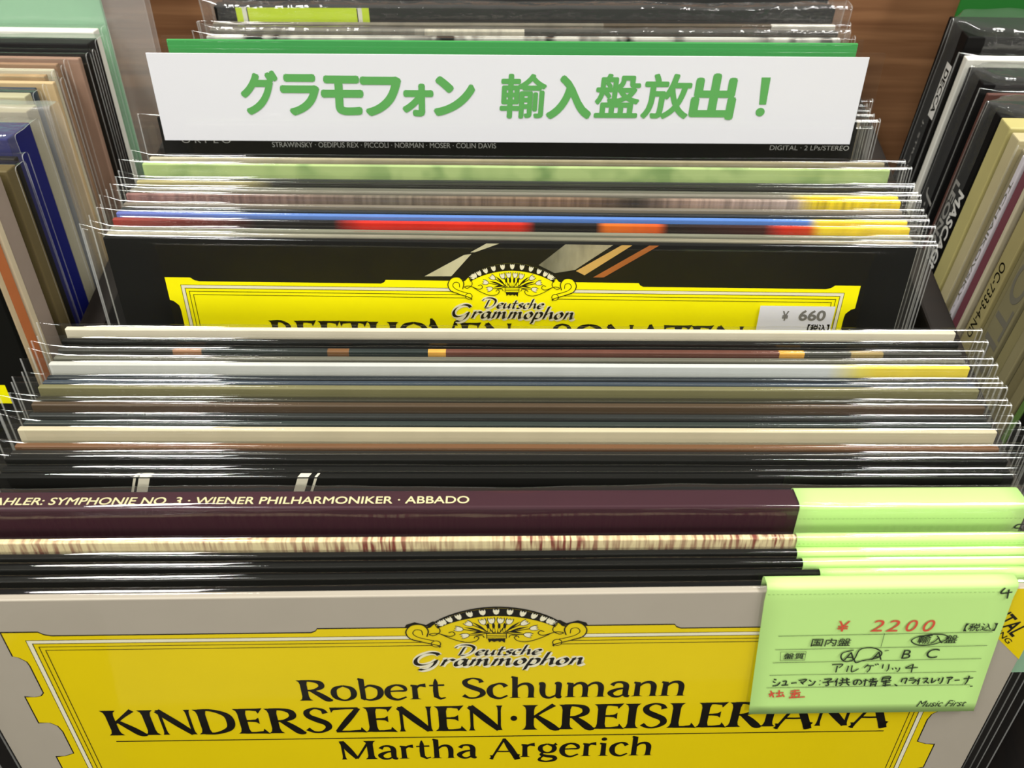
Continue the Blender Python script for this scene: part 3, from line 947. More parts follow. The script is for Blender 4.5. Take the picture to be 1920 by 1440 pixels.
# thick boxed set with its lettered spine upwards
PURPLE = paper('purple_box_cover', (52, 15, 28), .4, spec=.2)
Xa, Da, yaw_a = place(909)
Xb, Db, yaw_b = place(966)
tbox = (Da - Db) * math.cos(LEAN_F)
box = record((Xa + Xb) / 2, (Da + Db) / 2, 'thick purple boxed set with a lettered top spine under loose plastic', PURPLE, LEAN_F, yaw_b, h=0.0015,
             tj=tbox - 0.0022, T=tbox, group=GF, sw=0.336, film_mat=film('loose_plastic_wrap', haze=.014, rough=.06, bump=.25, gloss=1.0, scale=(14, 90, 90)), wav=0.0009, gap=0.0016, name='boxed_record_set', jname='box', bevel=0.0008)
P = box.top()
GOLD = paper('pale_gold_print', (206, 196, 150), .45, .05)
xl, _ = px_on_face(box, -30, 985)
xr, _ = px_on_face(box, 880, 985)
P.text('MAHLER: SYMPHONIE NO. 3 · WIENER PHILHARMONIKER · ABBADO', xl, -0.9, xr, 2.2, GOLD, 1, bold=.012)
P.build('spine_lettering', box.jacket)

green_recs = [box]
for y, mat, label in [
    (1004, dashed('cream_marks_cover', (222, 206, 160), (130, 70, 58), 620, .5), 'cream record dotted with reddish marks, just in front of the purple boxed set'),
    (1024, BLACK, 'black record just in front of the cream dotted one, tagged green'),
    (1044, BLACK, 'middle one of the three green tagged black records near the front'),
    (1065, BLACK, 'black record standing right behind the foremost grey record'),
]:
    X, D, yaw = place(y)
    green_recs.append(record(X, D - (0 if y == 1004 else .0016 * math.tan(LEAN_F)), label, mat, LEAN_F, yaw, h=0 if y == 1004 else -.0016, group=GF, tj=.002, T=0.0026))

# the foremost record
X, D, yaw = place(1098)
fr = record(X + .0017, D, 'foremost grey record with a yellow title panel and flower crown', GREY, LEAN_F, yaw, group=GF, tj=0.0024, T=0.0033, w=.3185, sw=.3345, nx=90, gap=0.0028,
            film_mat=film('front_clear_film', haze=.004, rough=.05, bump=.2, scale=(6, 40, 14)))
Y0 = px_on_face(fr, 60, 1186)[1]
cartouche(fr.jacket, fr.face, Y0, YELLOW, INK, CREAM, True)


def fbox(r, x0, x1, yt, yb):
    """print box from picture marks: x ends read on the lower line"""
    a, b = px_on_face(r, x0, yb), px_on_face(r, x1, yb)
    c = px_on_face(r, (x0 + x1) / 2, yt)
    return a[0], c[1], b[0], (a[1] + b[1]) / 2


P = fr.face()
x0, y0, x1, y1 = fbox(fr, 562, 1284, 1270, 1308)
display_text(P, 'Robert Schumann', x0, x1, y0, y1, INK)
x0, y0, x1, y1 = fbox(fr, 203, 1657, 1322, 1368)
display_text(P, 'KINDERSZENEN·KREISLERIANA', x0, x1, y0, y1, INK)
P.rect(x0 + 1, y1 + 3.1, x1, y1 + 3.55, INK, 3)
x0, y0, x1, y1 = fbox(fr, 637, 1222, 1385, 1419)
display_text(P, 'Martha Argerich', x0, x1, y0, y1, INK)
P.build('title_lettering', fr.jacket)
# yellow corner banner printed across the top right corner
P = fr.face()
a, b = px_on_face(fr, 1880, 1206), px_on_face(fr, 1910, 1236)
e = fr.w * 500
k = (b[1] - a[1]) / max(1e-6, b[0] - a[0])
yr_, xt_ = a[1] + k * (e - a[0]), a[0] - a[1] / k
P.poly([(xt_, 0), (e, 0), (e, yr_)], YELLOW, 0)
ang = math.atan(k)
P2 = Print(P.o + P.ex * .001 * ((xt_ + e) / 2) + P.ey * .001 * (yr_ / 2), P.ex * math.cos(ang) + P.ey * math.sin(ang), P.ey * math.cos(ang) - P.ex * math.sin(ang), P.n)
P2.text('DIGITAL', -10.5, -8.2, 10.5, -3.4, INK, 2, bold=.02)
P2.text('RECORDING', -12.5, -2.6, 12.5, -.9, INK, 2, bold=.01)
P.build('corner_banner', fr.jacket)
P2.build('corner_lettering', fr.jacket)

# ------------------------------------------------------------------ green price cards hung over the tops


def card(r, label, x0, x1, drop, flap, out, xb0=None, xb1=None, lift=0.0, z_top=None):
    """a card folded over the record's top: flap behind, sheet in front"""
    rad = out
    zt = (r.slant + .0004 if z_top is None else z_top)
    rc = min(rad, .0016)
    prof = [(rad, zt - rc - flap)]
    for k in range(5):
        a = math.pi / 2 * k / 4
        prof.append((rad - rc + rc * math.cos(a), zt - rc + rc * math.sin(a)))
    for k in range(5):
        a = math.pi / 2 * (1 + k / 4)
        prof.append((-(rad - rc) + rc * math.cos(a), zt - rc + rc * math.sin(a)))
    for k in range(1, 14):
        t = k / 13
        prof.append((-rad - lift * t * t, zt - rc - (drop + rad - rc) * t))
    xb0 = x0 if xb0 is None else xb0
    xb1 = x1 if xb1 is None else xb1
    vs, fs = [], []
    nx_ = 10
    n = len(prof)
    for j, (yy, zz) in enumerate(prof):
        t = max(0.0, (j - (n - 13)) / 12)
        for i in range(nx_ + 1):
            u = i / nx_
            a, b = x0 + (xb0 - x0) * t, x1 + (xb1 - x1) * t
            vs.append((a + (b - a) * u, yy, zz))
    for j in range(n - 1):
        for i in range(nx_):
            q = j * (nx_ + 1) + i
            fs.append((q, q + nx_ + 1, q + nx_ + 2, q + 1))
    me = bpy.data.meshes.new('price_card')
    me.from_pydata(vs, [], fs)
    me.update()
    root = thing('price_card', label, 'price card', r.M, 'green price cards folded over the front records')
    o = link('card', me, GREENCARD, root, smooth=True)
    md = o.modifiers.new('thickness', 'SOLIDIFY')
    md.thickness = 0.00018
    md.offset = 1
    # perforated fold line
    Pf = Print((0, -rad, zt - rad), (1, 0, 0), (0, 0, -1), (0, -1, 0))
    PERF = paper('perforation_shade', (150, 186, 110), .7, .05)
    xx = x0 * 1000 + .4
    while xx < x1 * 1000 - .8:
        Pf.rect(xx, .6, xx + .7, .75, PERF, 8)
        xx += 1.3
    Pf.build('perforation', o)
    return root, o


# the front card, with writing
off = fr.T / 2 + 0.0006
tl, tr = px_on_face(fr, 1440, 1098, off - fr.tj / 2), px_on_face(fr, 1912, 1094, off - fr.tj / 2)
bl, br = px_on_face(fr, 1402, 1335, off - fr.tj / 2), px_on_face(fr, 1822, 1330, off - fr.tj / 2)
drop = (bl[1] + br[1]) / 2 * .001 + (fr.slant - fr.Hj) - off
print('CARD', tl, tr, bl, br, drop)
CARD_LIFT = 0.0008
croot, cobj = card(fr, 'light green price card hanging over the foremost grey record, marked 4', tl[0] * .001, tr[0] * .001, drop, .006, off, bl[0] * .001, br[0] * .001, CARD_LIFT)


class CardFrame:
    pass


# writing is laid out on the sheet plane (very slightly inclined because the sheet lifts off at the bottom)
zt = fr.slant - off
inc = math.atan2(CARD_LIFT, drop)
Pc = Print((0, -off - 0.00022, fr.slant - off), (1, 0, 0), Vector((0, -math.sin(inc), -math.cos(inc))), Vector((0, -math.cos(inc), math.sin(inc))))


def cpx(px, py):
    x, y = px_on_face(fr, px, py, off - fr.tj / 2 + .0004)
    return x, y - (fr.Hj - (fr.slant - off)) * 1000


def cbox(x0, x1, yt, yb):
    a, b, c = cpx(x0, yb), cpx(x1, yb), cpx((x0 + x1) / 2, yt)
    return a[0], c[1], b[0], (a[1] + b[1]) / 2


def ctext(s, x0, x1, yt, yb, mat, bold=0.0, shear=0.0, slope=0.0):
    a = cbox(x0, x1, yt, yb)
    Pc.text(s, *a, mat, 3, bold, shear, slope)


def cline(x0, y0, x1, y1, w, mat):
    a, b = cpx(x0, y0), cpx(x1, y1)
    Pc.ribbon([(a[0], a[1], w), (b[0], b[1], w)], mat, 2, smooth=False)


def cstroke(pts, w, mat, layer=4):
    Pc.ribbon([(*cpx(x, y), w) for x, y in pts], mat, layer)


THIN = .16
for (x0, y0, x1, y1) in ((1459, 1192, 1861, 1184), (1453, 1217, 1850, 1209), (1448, 1241, 1839, 1233), (1442, 1264, 1829, 1257), (1436, 1287, 1817, 1281)):
    cline(x0, y0, x1, y1, THIN, PENINK)
cline(1658, 1187, 1651, 1211, THIN, PENINK)
ctext('¥', 1567, 1588, 1164, 1183, REDINK, .006)
for s, x0, x1 in (('2', 1630, 1652), ('2', 1659, 1681), ('0', 1693, 1713), ('0', 1725, 1745)):
    ctext(s, x0, x1, 1162, 1183, REDINK, 0, .12)
ctext('【税込】', 1805, 1864, 1168, 1182, PENINK, .01)
ctext('国内盤', 1519, 1592, 1196, 1210, PENINK, .008)
ctext('輸入盤', 1718, 1791, 1190, 1205, PENINK, .008)
cstroke([(1748, 1190), (1722, 1192), (1708, 1200), (1722, 1208), (1750, 1206), (1776, 1196), (1770, 1189), (1748, 1188), (1730, 1191)], .42, PENINK)
ctext('盤質', 1468, 1506, 1223, 1234, PENINK, .012)
for a, b in (((1463, 1221), (1511, 1220)), ((1511, 1220), (1508, 1236)), ((1508, 1236), (1462, 1237)), ((1462, 1237), (1463, 1221))):
    cline(*a, *b, .12, PENINK)
ctext('A', 1580, 1601, 1221, 1236, PENINK)
ctext('A', 1632, 1652, 1220, 1235, PENINK)
cline(1658, 1219, 1666, 1218, .3, PENINK)
ctext('B', 1688, 1704, 1217, 1233, PENINK, .0)
ctext('C', 1733, 1755, 1215, 1232, PENINK, .0)
cstroke([(1600, 1217), (1580, 1222), (1576, 1231), (1584, 1238), (1600, 1234), (1612, 1216), (1636, 1213), (1652, 1221), (1645, 1231), (1618, 1236), (1604, 1240), (1600, 1233)], .45, PENINK)
HW = .42
# handwriting: the artist's line
cstroke([(1559, 1244), (1575, 1243), (1579, 1244), (1572, 1250)], HW, PENINK)
cstroke([(1569, 1246), (1566, 1258)], HW, PENINK)
cstroke([(1590, 1246), (1586, 1257)], HW, PENINK)
cstroke([(1597, 1245), (1595, 1256), (1600, 1256), (1609, 1251)], HW, PENINK)
cstroke([(1627, 1243), (1619, 1250)], HW, PENINK)
cstroke([(1622, 1246), (1638, 1246)], HW, PENINK)
cstroke([(1631, 1247), (1629, 1253), (1624, 1258)], HW, PENINK)
cstroke([(1640, 1243), (1642, 1245)], HW, PENINK)
cstroke([(1644, 1242), (1646, 1244)], HW, PENINK)
cstroke([(1655, 1243), (1653, 1251)], HW, PENINK)
cstroke([(1666, 1243), (1664, 1252), (1660, 1256)], HW, PENINK)
cstroke([(1672, 1250), (1673, 1253)], HW, PENINK)
cstroke([(1678, 1249), (1679, 1252)], HW, PENINK)
cstroke([(1686, 1249), (1684, 1254), (1680, 1257)], HW, PENINK)
cstroke([(1712, 1243), (1697, 1250), (1720, 1249)], HW, PENINK)
cstroke([(1711, 1244), (1707, 1258)], HW, PENINK)
# the work's line
for pts in ([(1450, 1271), (1455, 1272)], [(1448, 1275), (1453, 1277)], [(1447, 1283), (1456, 1282), (1462, 1276)], [(1466, 1275), (1473, 1274), (1471, 1281)], [(1464, 1282), (1477, 1281)], [(1482, 1278), (1493, 1277)],
            [(1496, 1273), (1511, 1271), (1503, 1278)], [(1500, 1275), (1505, 1280)], [(1516, 1272), (1520, 1275)], [(1514, 1282), (1522, 1281), (1528, 1274)], [(1536, 1273), (1537, 1274)], [(1535, 1280), (1536, 1281)],
            [(1544, 1271), (1558, 1270), (1550, 1275)], [(1550, 1275), (1552, 1281), (1546, 1283)], [(1541, 1277), (1562, 1275)], [(1570, 1269), (1564, 1276)], [(1568, 1273), (1566, 1283)], [(1574, 1273), (1592, 1271)], [(1579, 1268), (1578, 1277)], [(1587, 1268), (1586, 1277)], [(1571, 1278), (1593, 1276)], [(1578, 1279), (1573, 1283)], [(1586, 1278), (1591, 1282)],
            [(1608, 1271), (1603, 1280), (1599, 1279), (1601, 1273), (1611, 1272), (1614, 1277), (1609, 1281)], [(1622, 1270), (1619, 1283)], [(1617, 1274), (1627, 1272)], [(1629, 1272), (1643, 1270)], [(1636, 1268), (1635, 1275)], [(1627, 1275), (1645, 1274)], [(1632, 1277), (1630, 1284)], [(1632, 1277), (1641, 1276), (1639, 1284)], [(1632, 1281), (1639, 1280)],
            [(1654, 1267), (1652, 1273)], [(1654, 1267), (1668, 1266), (1665, 1272)], [(1653, 1270), (1666, 1269)], [(1650, 1275), (1670, 1273)], [(1654, 1278), (1668, 1276)], [(1660, 1272), (1658, 1284)], [(1653, 1282), (1669, 1281)], [(1676, 1280), (1681, 1283)],
            [(1691, 1269), (1688, 1276)], [(1692, 1270), (1699, 1269), (1695, 1279)], [(1704, 1269), (1713, 1268)], [(1702, 1273), (1716, 1272), (1709, 1279)], [(1724, 1268), (1718, 1275)], [(1722, 1272), (1719, 1281)], [(1728, 1270), (1738, 1269), (1730, 1278)], [(1733, 1274), (1740, 1278)], [(1747, 1268), (1745, 1277), (1754, 1272)], [(1760, 1268), (1757, 1274)], [(1767, 1267), (1764, 1275), (1760, 1279)],
            [(1773, 1268), (1784, 1267), (1780, 1271)], [(1779, 1270), (1775, 1279)], [(1788, 1273), (1798, 1272)], [(1805, 1270), (1823, 1268)], [(1816, 1264), (1812, 1274), (1807, 1280)], [(1817, 1284), (1822, 1283)]):
    cstroke(pts, HW + .08, PENINK)
for pts in ([(1447, 1296), (1442, 1303)], [(1444, 1292), (1449, 1304)], [(1440, 1299), (1452, 1296)], [(1453, 1297), (1468, 1295)], [(1460, 1291), (1459, 1303)], [(1454, 1303), (1468, 1301)], [(1466, 1298), (1469, 1303)],
            [(1481, 1293), (1498, 1291)], [(1480, 1297), (1500, 1295)], [(1490, 1290), (1488, 1299)], [(1484, 1299), (1483, 1305)], [(1484, 1299), (1497, 1298), (1495, 1304)], [(1478, 1305), (1508, 1303)], [(1489, 1299), (1488, 1304)]):
    cstroke(pts, .5, REDINK)
ctext('Music First', 1716, 1805, 1310, 1321, PENINK, 0.0, .22)
cstroke([(1885, 1102), (1877, 1112), (1898, 1110)], .55, PENINK)
cstroke([(1892, 1105), (1888, 1122)], .5, PENINK)
Pc.build('writing', cobj)

# the cards on the records behind it
card_left = [(1490, 985), (1494, 1011), (1497, 1029), (1507, 1052), (1537, 1080)]
card_lab = ['light green price card marked 5 hanging in front of the purple boxed set', 'light green price card over the cream dotted record',
            'light green price card on the black record just in front of the cream dotted one', 'light green price card between two other cards, over the middle black record',
            'light green price card right behind the foremost one, over a black record']
for r, (lx, ly), lab in zip(green_recs, card_left, card_lab):
    x0, _ = px_on_face(r, lx, ly)
    o_ = r.tj / 2 + 0.00035
    x0 *= .001
    x1 = min(x0 + 0.0745, JW / 2 - .001)
    root, o = card(r, lab, x0, x1, .055, .004, o_, z_top=r.Hj + 0.0005)
    if r is box:
        Pn = Print((0, -o_ - .00022, r.Hj + .0005 - o_), (1, 0, 0), (0, 0, -1), (0, -1, 0))
        cx_, cy_ = px_on_face(box, 1908, 986)
        cy_ -= (r.Hj - (r.Hj + .0005 - o_)) * 1000
        Pn.ribbon([(cx_ + 1.2, cy_ - 1.4, .5), (cx_ - .8, cy_ - 1.2, .5), (cx_ - 1.2, cy_ + .1, .5), (cx_ + .6, cy_ + .3, .5), (cx_ + .9, cy_ + 1.4, .5), (cx_ - 1.4, cy_ + 1.9, .5)], PENINK, 3)
        Pn.build('writing', o)

# a paler card poking out behind the foremost record's right edge
Mc = fr.M @ Matrix.Translation((0.1535, 0.0028, 0))
pc = thing('price_card', 'pale blue green card poking out at the right edge of the foremost record', 'price card', Mc)
link('card', box_mesh('card', .027, .0003, .020, 0, z0=fr.Hj - .043), paper('pale_blue_green_card', (150, 190, 158), .6, .04), pc)

# ------------------------------------------------------------------ second row of the middle bin (front to back)
GM = 'sleeved records in the second row of the middle bin'
LEAN_M = R(18.2)
X, D, yaw = place(449)
mr = record(X, D, 'black record with a yellow title panel, first in the second row', BLACK, LEAN_M, yaw, group=GM, tj=0.0024, T=0.0032, nx=80, sw=0.329,
            film_mat=film('second_front_film', haze=.003, rough=.06, bump=.15, scale=(5, 30, 20)))
Y0 = px_on_face(mr, 350, 520)[1]
cartouche(mr.jacket, lambda: Print((.0012, -mr.tj / 2, mr.Hj), (.966, 0, 0), (0, 0, -.966), (0, -1, 0)), Y0 / .966, YELLOW_B, INK, CREAM, False)
P = mr.face()
x0, y0, x1, y1 = fbox(mr, 512, 1392, 606, 650)
display_text(P, 'BEETHOVEN · SONATEN', x0, x1, y0, y0 + 12, INK)
P.build('title_lettering', mr.jacket)
P = mr.face()


def quad_px(r, P, pts, mat, layer=0):
    P.poly([(lambda q: (q[0], max(q[1], .4)))(px_on_face(r, *p)) for p in pts], mat, layer)


STROKE_A, STROKE_B, STROKE_C = banded('ivory_brush_print', [(-.16, (232, 226, 170)), (0, (200, 194, 160))], soft=True, var=.25), paper('tan_brush_print', (196, 156, 84), .5, .3), paper('rust_brush_print', (160, 92, 40), .5, .3)
SMOKE = banded('smoky_brush_print', [(.0, (60, 58, 46)), (.02, (150, 146, 120)), (.04, (190, 178, 140)), (.06, (70, 62, 44))], soft=True, var=.5, scale=(200, 60, 60))
quad_px(mr, P, [(796, 518), (846, 518), (884, 476), (870, 478)], STROKE_A)
quad_px(mr, P, [(882, 473), (890, 473), (936, 455), (912, 455)], STROKE_A)
quad_px(mr, P, [(1010, 497), (1040, 512), (1078, 506), (1150, 456), (1060, 456)], SMOKE)
quad_px(mr, P, [(1080, 508), (1096, 516), (1186, 457), (1166, 457)], STROKE_B)
quad_px(mr, P, [(1112, 520), (1132, 520), (1236, 460), (1218, 459)], STROKE_C)
P.build('cover_picture', mr.jacket)
# white price sticker on the plastic
P = Print((0, -mr.T / 2 - .0004, mr.Hj), (1, 0, 0), (0, 0, -1), (0, -1, 0))


def mpx(px, py):
    return px_on_face(mr, px, py, mr.T / 2 + .0004 - mr.tj / 2)


a, b, c_ = mpx(1426, 573), mpx(1567, 575), mpx(1420, 616)
P.rect(a[0], a[1], b[0], a[1] + 19, WHITE, 0)
SOFTINK = paper('grey_ink', (120, 118, 112), .5, .05)
for s, xa, xb, ya, yb, m, bo in (('¥', 1465, 1476, 583, 600, SOFTINK, .02), ('660', 1497, 1545, 582, 600, SOFTINK, .03), ('【税込】', 1512, 1552, 608, 622, INK, .03)):
    p, q, t = mpx(xa, yb), mpx(xb, yb), mpx(xa, ya)
    P.text(s, p[0], t[1], q[0], p[1], m, 2, bo)
st = P.build('price_sticker', mr.root)
st['label'] = 'white price sticker'

YEL = (236, 204, 40)
HM = {437: -.0008, 426: -.0012, 401: -.0002, 389: -.0012, 378: -.0014, 354: -.0008, 343: -.0022, 332: -.002, 321: -.0034, 297: -.0026, 286: -.0022}
mid_spec = [
    (437, banded('stone_grey_cover', [(-.16, (178, 172, 152)), (.0, (120, 118, 100)), (.08, (146, 140, 118)), (.15, (160, 150, 130))], soft=True, var=.15), 'stone grey record just behind the black one with the yellow panel', {}),
    (426, paper('grey_green_cover', (122, 122, 104)), 'grey green record, second behind the yellow panelled black one', {}),
    (414, banded('black_red_orange_cover', [(-.16, (150, 60, 50)), (-.1, (24, 20, 18)), (-.07, (24, 20, 18)), (-.058, (210, 40, 24)), (.004, (200, 40, 24)), (.010, (26, 22, 20)), (.034, (26, 22, 20)), (.038, (222, 110, 30)), (.058, (214, 90, 30)), (.062, (30, 24, 20)), (.1, (60, 26, 20)), (.108, (190, 40, 20)), (.118, (190, 60, 20)), (.123, (232, 200, 50))], soft=True, var=.2), 'black record with red and orange flashes along its top', {}),
    (401, banded('blue_cover', [(-.16, (96, 104, 170)), (-.09, (90, 124, 190)), (.118, (84, 128, 200)), (.122, (232, 204, 60)), (.13, (238, 206, 50))], soft=True, var=.08), 'blue record with a yellow right corner', {}),
    (389, paper('blue_black_cover', (30, 36, 40), .35), 'dark record between the blue one and the grey brown ones', {}),
    (378, paper('taupe_cover', (118, 110, 96)), 'taupe record just behind the dark one by the blue record', {}),
    (366, banded('brown_dash_cover', [(-.16, (150, 110, 104)), (-.05, (120, 110, 96)), (.02, (140, 112, 90)), (.05, (60, 54, 46)), (.07, (166, 140, 124)), (.115, (178, 160, 150)), (.122, (238, 208, 50)), (.13, (240, 210, 40))], soft=True, var=.55, scale=(500, 20, 20)), 'brown streaked record with a yellow right corner', {}),
    (354, banded('grey_yellow_corner_cover', [(-.16, (120, 116, 102)), (.112, (128, 122, 110)), (.122, (240, 210, 44)), (.13, (242, 212, 40))], soft=True, var=.1), 'grey record with a yellow right corner behind the brown streaked one', {}),
    (343, paper('dusty_olive_cover', (98, 97, 84)), 'dusty grey green record, third in front of the pale leafy green one', {}),
    (332, banded('dark_tan_left_cover', [(-.16, (170, 160, 110)), (-.115, (168, 158, 110)), (-.1, (38, 38, 32)), (0, (40, 40, 34))], soft=True), 'dark record with a tan left end, in front of the leafy green one', {}),
    (321, paper('charcoal_cover', (42, 44, 42), .35), 'charcoal record right in front of the pale leafy green one', {}),
    (308, dashed('leafy_green_cover', (164, 184, 120), (118, 146, 88), 60, .5), 'pale leafy green record in the second row', {}),
    (297, paper('grey_green_cover', (122, 122, 104)), 'grey green record just behind the pale leafy green one', {}),
    (286, banded('dark_cream_line_cover', [(-.16, (196, 188, 160)), (-.05, (150, 140, 110)), (.1, (150, 140, 110))], soft=True), 'cream lined record, second behind the pale leafy green one', {}),
]
for y, mat, label, opt in mid_spec:
    X, D, yaw = place(y)
    record(X, D + HM.get(y, 0) * math.tan(LEAN_M), label, mat, LEAN_M, yaw, h=HM.get(y, 0), group=GM, tj=0.0023, T=0.0027, nx=44, wav=.0004)

# ------------------------------------------------------------------ white sign, black lettered record, green divider
SIGN_LEAN = R(17.3)
pa, pb = on_level(292, 257, -.0085), on_level(1600, 264, -.0085)
sx_ = (on_level(320, 254, -.0085).x + on_level(1590, 263, -.0085).x) / 2
sy_ = on_level(955, 259, -.0085).y
yaw_s = place(262)[2] + R(.1)
SD = sy_ + .0085 * math.tan(SIGN_LEAN)
SH = .0275
M, sl = lean_matrix(sx_ - .0015, SD + SH * math.tan(SIGN_LEAN), SH, SIGN_LEAN, yaw_s)
sign = thing('sign_board', 'white sign with large green letters in a clear pouch across the middle bin', 'sign', M)
SW = 0.3095
pouch = link('clear_pouch', box_mesh('clear_pouch', SW + .014, .0016, sl, .0003), film('sign_pouch_film', haze=.002, rough=.05, bump=.02, gloss=.8), sign)
strip = link('paper_strip', box_mesh('paper_strip', SW, .0005, .0378, .0001, z0=sl - .0396), WHITE, sign)
strip.location = (0.0005, 0, 0)
pouch.location = (0.0, 0.0, 0)
srec = Rec()
srec.M, srec.tj, srec.Hj = M, .0005, sl
P = Print((0, -.0003, sl), (1, 0, 0), (0, 0, -1), (0, -1, 0))


def sbox(x0, x1, yt, yb):
    a, b, c = px_on_face(srec, x0, yb), px_on_face(srec, x1, yb), px_on_face(srec, (x0 + x1) / 2, yt)
    a2, b2 = px_on_face(srec, x0, yt), px_on_face(srec, x1, yt)
    return (a[0] + a2[0]) / 2, c[1], (b[0] + b2[0]) / 2, (a[1] + b[1]) / 2


for s, x0, x1, yt, yb in (('グ', 450, 516, 135, 212), ('ラ', 526, 592, 142, 213), ('モ', 602, 674, 145, 212), ('フ', 676, 745, 147, 214), ('ォ', 754, 806, 160, 215), ('ン', 813, 883, 146, 214),
                          ('輸', 936, 1018, 140, 220), ('入', 1025, 1104, 144, 220), ('盤', 1114, 1194, 140, 219), ('放', 1203, 1289, 140, 221), ('出', 1296, 1373, 141, 221)):
    P.text(s, *sbox(x0, x1, yt, yb), GREENINK, 1, bold=.042 if s not in '輸盤放' else .024, shear=.05)
for pts in ([(1426, 145), (1443, 145), (1434, 196), (1421, 196)],):
    P.poly([px_on_face(srec, *q) for q in pts], GREENINK, 1)
cxy = px_on_face(srec, 1423, 210)
P.disc(cxy[0], cxy[1], 2.0, GREENINK, 1, ry=1.9)
P.build('green_lettering', strip)

X, D, yaw = place(250)
tanl = math.tan(SIGN_LEAN)
blk = record(sx_ - .001, SD + .0040, 'black record with white title lettering, right behind the white sign', BLACK, SIGN_LEAN, yaw_s, h=-.002, group=GM, tj=.0022, T=.0030)
P = blk.face()
IVORY = paper('ivory_letters', (205, 205, 200), .5, .05)
a, b = px_on_face(blk, 510, 268), px_on_face(blk, 930, 270)
P.text('STRAWINSKY · OEDIPUS REX · PICCOLI · NORMAN · MOSER · COLIN DAVIS', a[0], a[1] - .5, b[0], a[1] + 1.9, IVORY, 1)
P.build('title_lettering', blk.jacket)
P = blk.face()
a, b = px_on_face(blk, 340, 260), px_on_face(blk, 432, 262)
P.text('O R F E O', a[0], a[1] - .5, b[0], a[1] + 1.9, IVORY, 1)
P.build('title_lettering', blk.jacket)
P = blk.face()
a, b = px_on_face(blk, 1444, 274), px_on_face(blk, 1592, 276)
P.text('DIGITAL · 2 LPs/STEREO', a[0], a[1] - .4, b[0], a[1] + 1.8, IVORY, 1)
P.build('title_lettering', blk.jacket)

GREENB = paper('green_divider_board', (64, 150, 78), .4, .05)
GH = .0285
gx = (on_level(296, 78, GH).x + on_level(1625, 88, GH).x) / 2
gD = SD + .0085 + GH * tanl
gw = (on_level(1625, 88, GH) - on_level(296, 78, GH)).length
M, sl = lean_matrix(gx, gD, GH, SIGN_LEAN, yaw_s)
gdiv = thing('divider_board', 'bright green divider board in clear plastic behind the white sign', 'divider', M)
link('board', box_mesh('board', gw - .004, .0016, sl - .0015, .0003), GREENB, gdiv)
link('clear_cover', box_mesh('clear_cover', gw, .0028, sl, .0004), FILM, gdiv)

GB = 'sleeved records half hidden behind the white sign'
for k, (y, mat, label) in enumerate([
    (233, BLACK, 'dark record whose plastic corner shows first behind the white sign'),
    (221, paper('stone_cover', (150, 140, 120)), 'stone coloured record, second behind the white sign'),
    (211, BLACK, 'black record, third behind the white sign'),
    (201, paper('taupe_cover', (118, 110, 96)), 'taupe record, fourth behind the white sign'),
    (192, BLACK, 'black record, fifth behind the white sign'),
    (183, paper('charcoal_cover', (42, 44, 42), .35), 'charcoal record, farthest of those peeking out behind the white sign')]):
    X, D, yaw = place(y, -.010)
    record(X + (.001 if k % 2 else -.001), max(D, gD - (GH + .010) * tanl + .0042 + .0034 * k), label, mat, SIGN_LEAN, yaw_s, h=-.010, group=GB, tj=.0021, T=.0029, nx=36, sw=.327 + .003 * (k % 3))

# ------------------------------------------------------------------ boxed sets at the back of the middle bin
GR = 'boxed sets at the back of the middle bin'
LEAN_B = R(9)
silver = film('crinkled_back_film', haze=.05, rough=.1, bump=.8, gloss=1.5, scale=(80, 120, 120))
back_spec = [
    (66, .0042, dashed('tick_mark_cover', (206, 206, 196), (40, 40, 40), 95, .52), 'record with black and white tick marks on top, just behind the green divider', .328, FILM, .0004, 0),
    (53, .0044, banded('silver_print_cover', [(-.16, (120, 116, 104)), (-.055, (150, 146, 132)), (-.05, (196, 190, 170)), (.0, (60, 58, 50))], var=.4, scale=(300, 60, 60)), 'silvery record in crinkled plastic, second behind the green divider', .326, silver, .0006, .0004),
    (41, .0042, banded('umber_cover', [(-.16, (120, 114, 100)), (.04, (90, 80, 66)), (.125, (196, 192, 180))], var=.3), 'umber record just in front of the black set with a lime band', .329, FILM, .0008, 0),
]
for y, t, mat, label, sw, fm, wv, cr in back_spec:
    X, D, yaw = place(y)
    record(X, D, label, mat, LEAN_B, yaw, group=GR, tj=t - .0012, T=t, sw=sw, film_mat=fm, wav=wv, crumple=cr, nx=70)
Xa, Da, ya = place(30)
obi = record(Xa, Da + .004, 'black boxed set with a lime green paper band on its left half', BLACK, LEAN_B, ya, h=.004, group=GR, tj=.008, T=.0096, sw=.330, film_mat=silver, wav=.0008, crumple=.0005, name='boxed_record_set', jname='box', nx=70)
LIME = paper('lime_paper_band', (200, 224, 40), .45, .04)
a, b = px_on_face(obi, 445, 34), px_on_face(obi, 693, 34)
P = obi.face()
P.rect(a[0], .2, b[0], 60, LIME, 0)
P.rect(a[0] + 3.2, .2, a[0] + 5.4, 60, paper('pale_band_edge', (225, 225, 205)), 1)
P.rect(a[0] + 5.4, .2, a[0] + 5.9, 60, INK, 1)
P.rect(b[0] - 6.2, .2, b[0] - 5.7, 60, INK, 1)
P.rect(b[0] - 5.7, .2, b[0] - 3.6, 60, paper('pale_band_edge', (225, 225, 205)), 1)
P.build('paper_band', obi.jacket)
Xc, Dc, yc = place(4)
record(Xc, Dc + .008, 'black boxed set in milky crinkled plastic, rearmost in the middle bin', BLACK, LEAN_B, yc, h=.006, group=GR, tj=.014, T=.0165, sw=.331, film_mat=FILM_CRUMPLE, wav=.001, crumple=.0009, name='boxed_record_set', jname='box', nx=80)


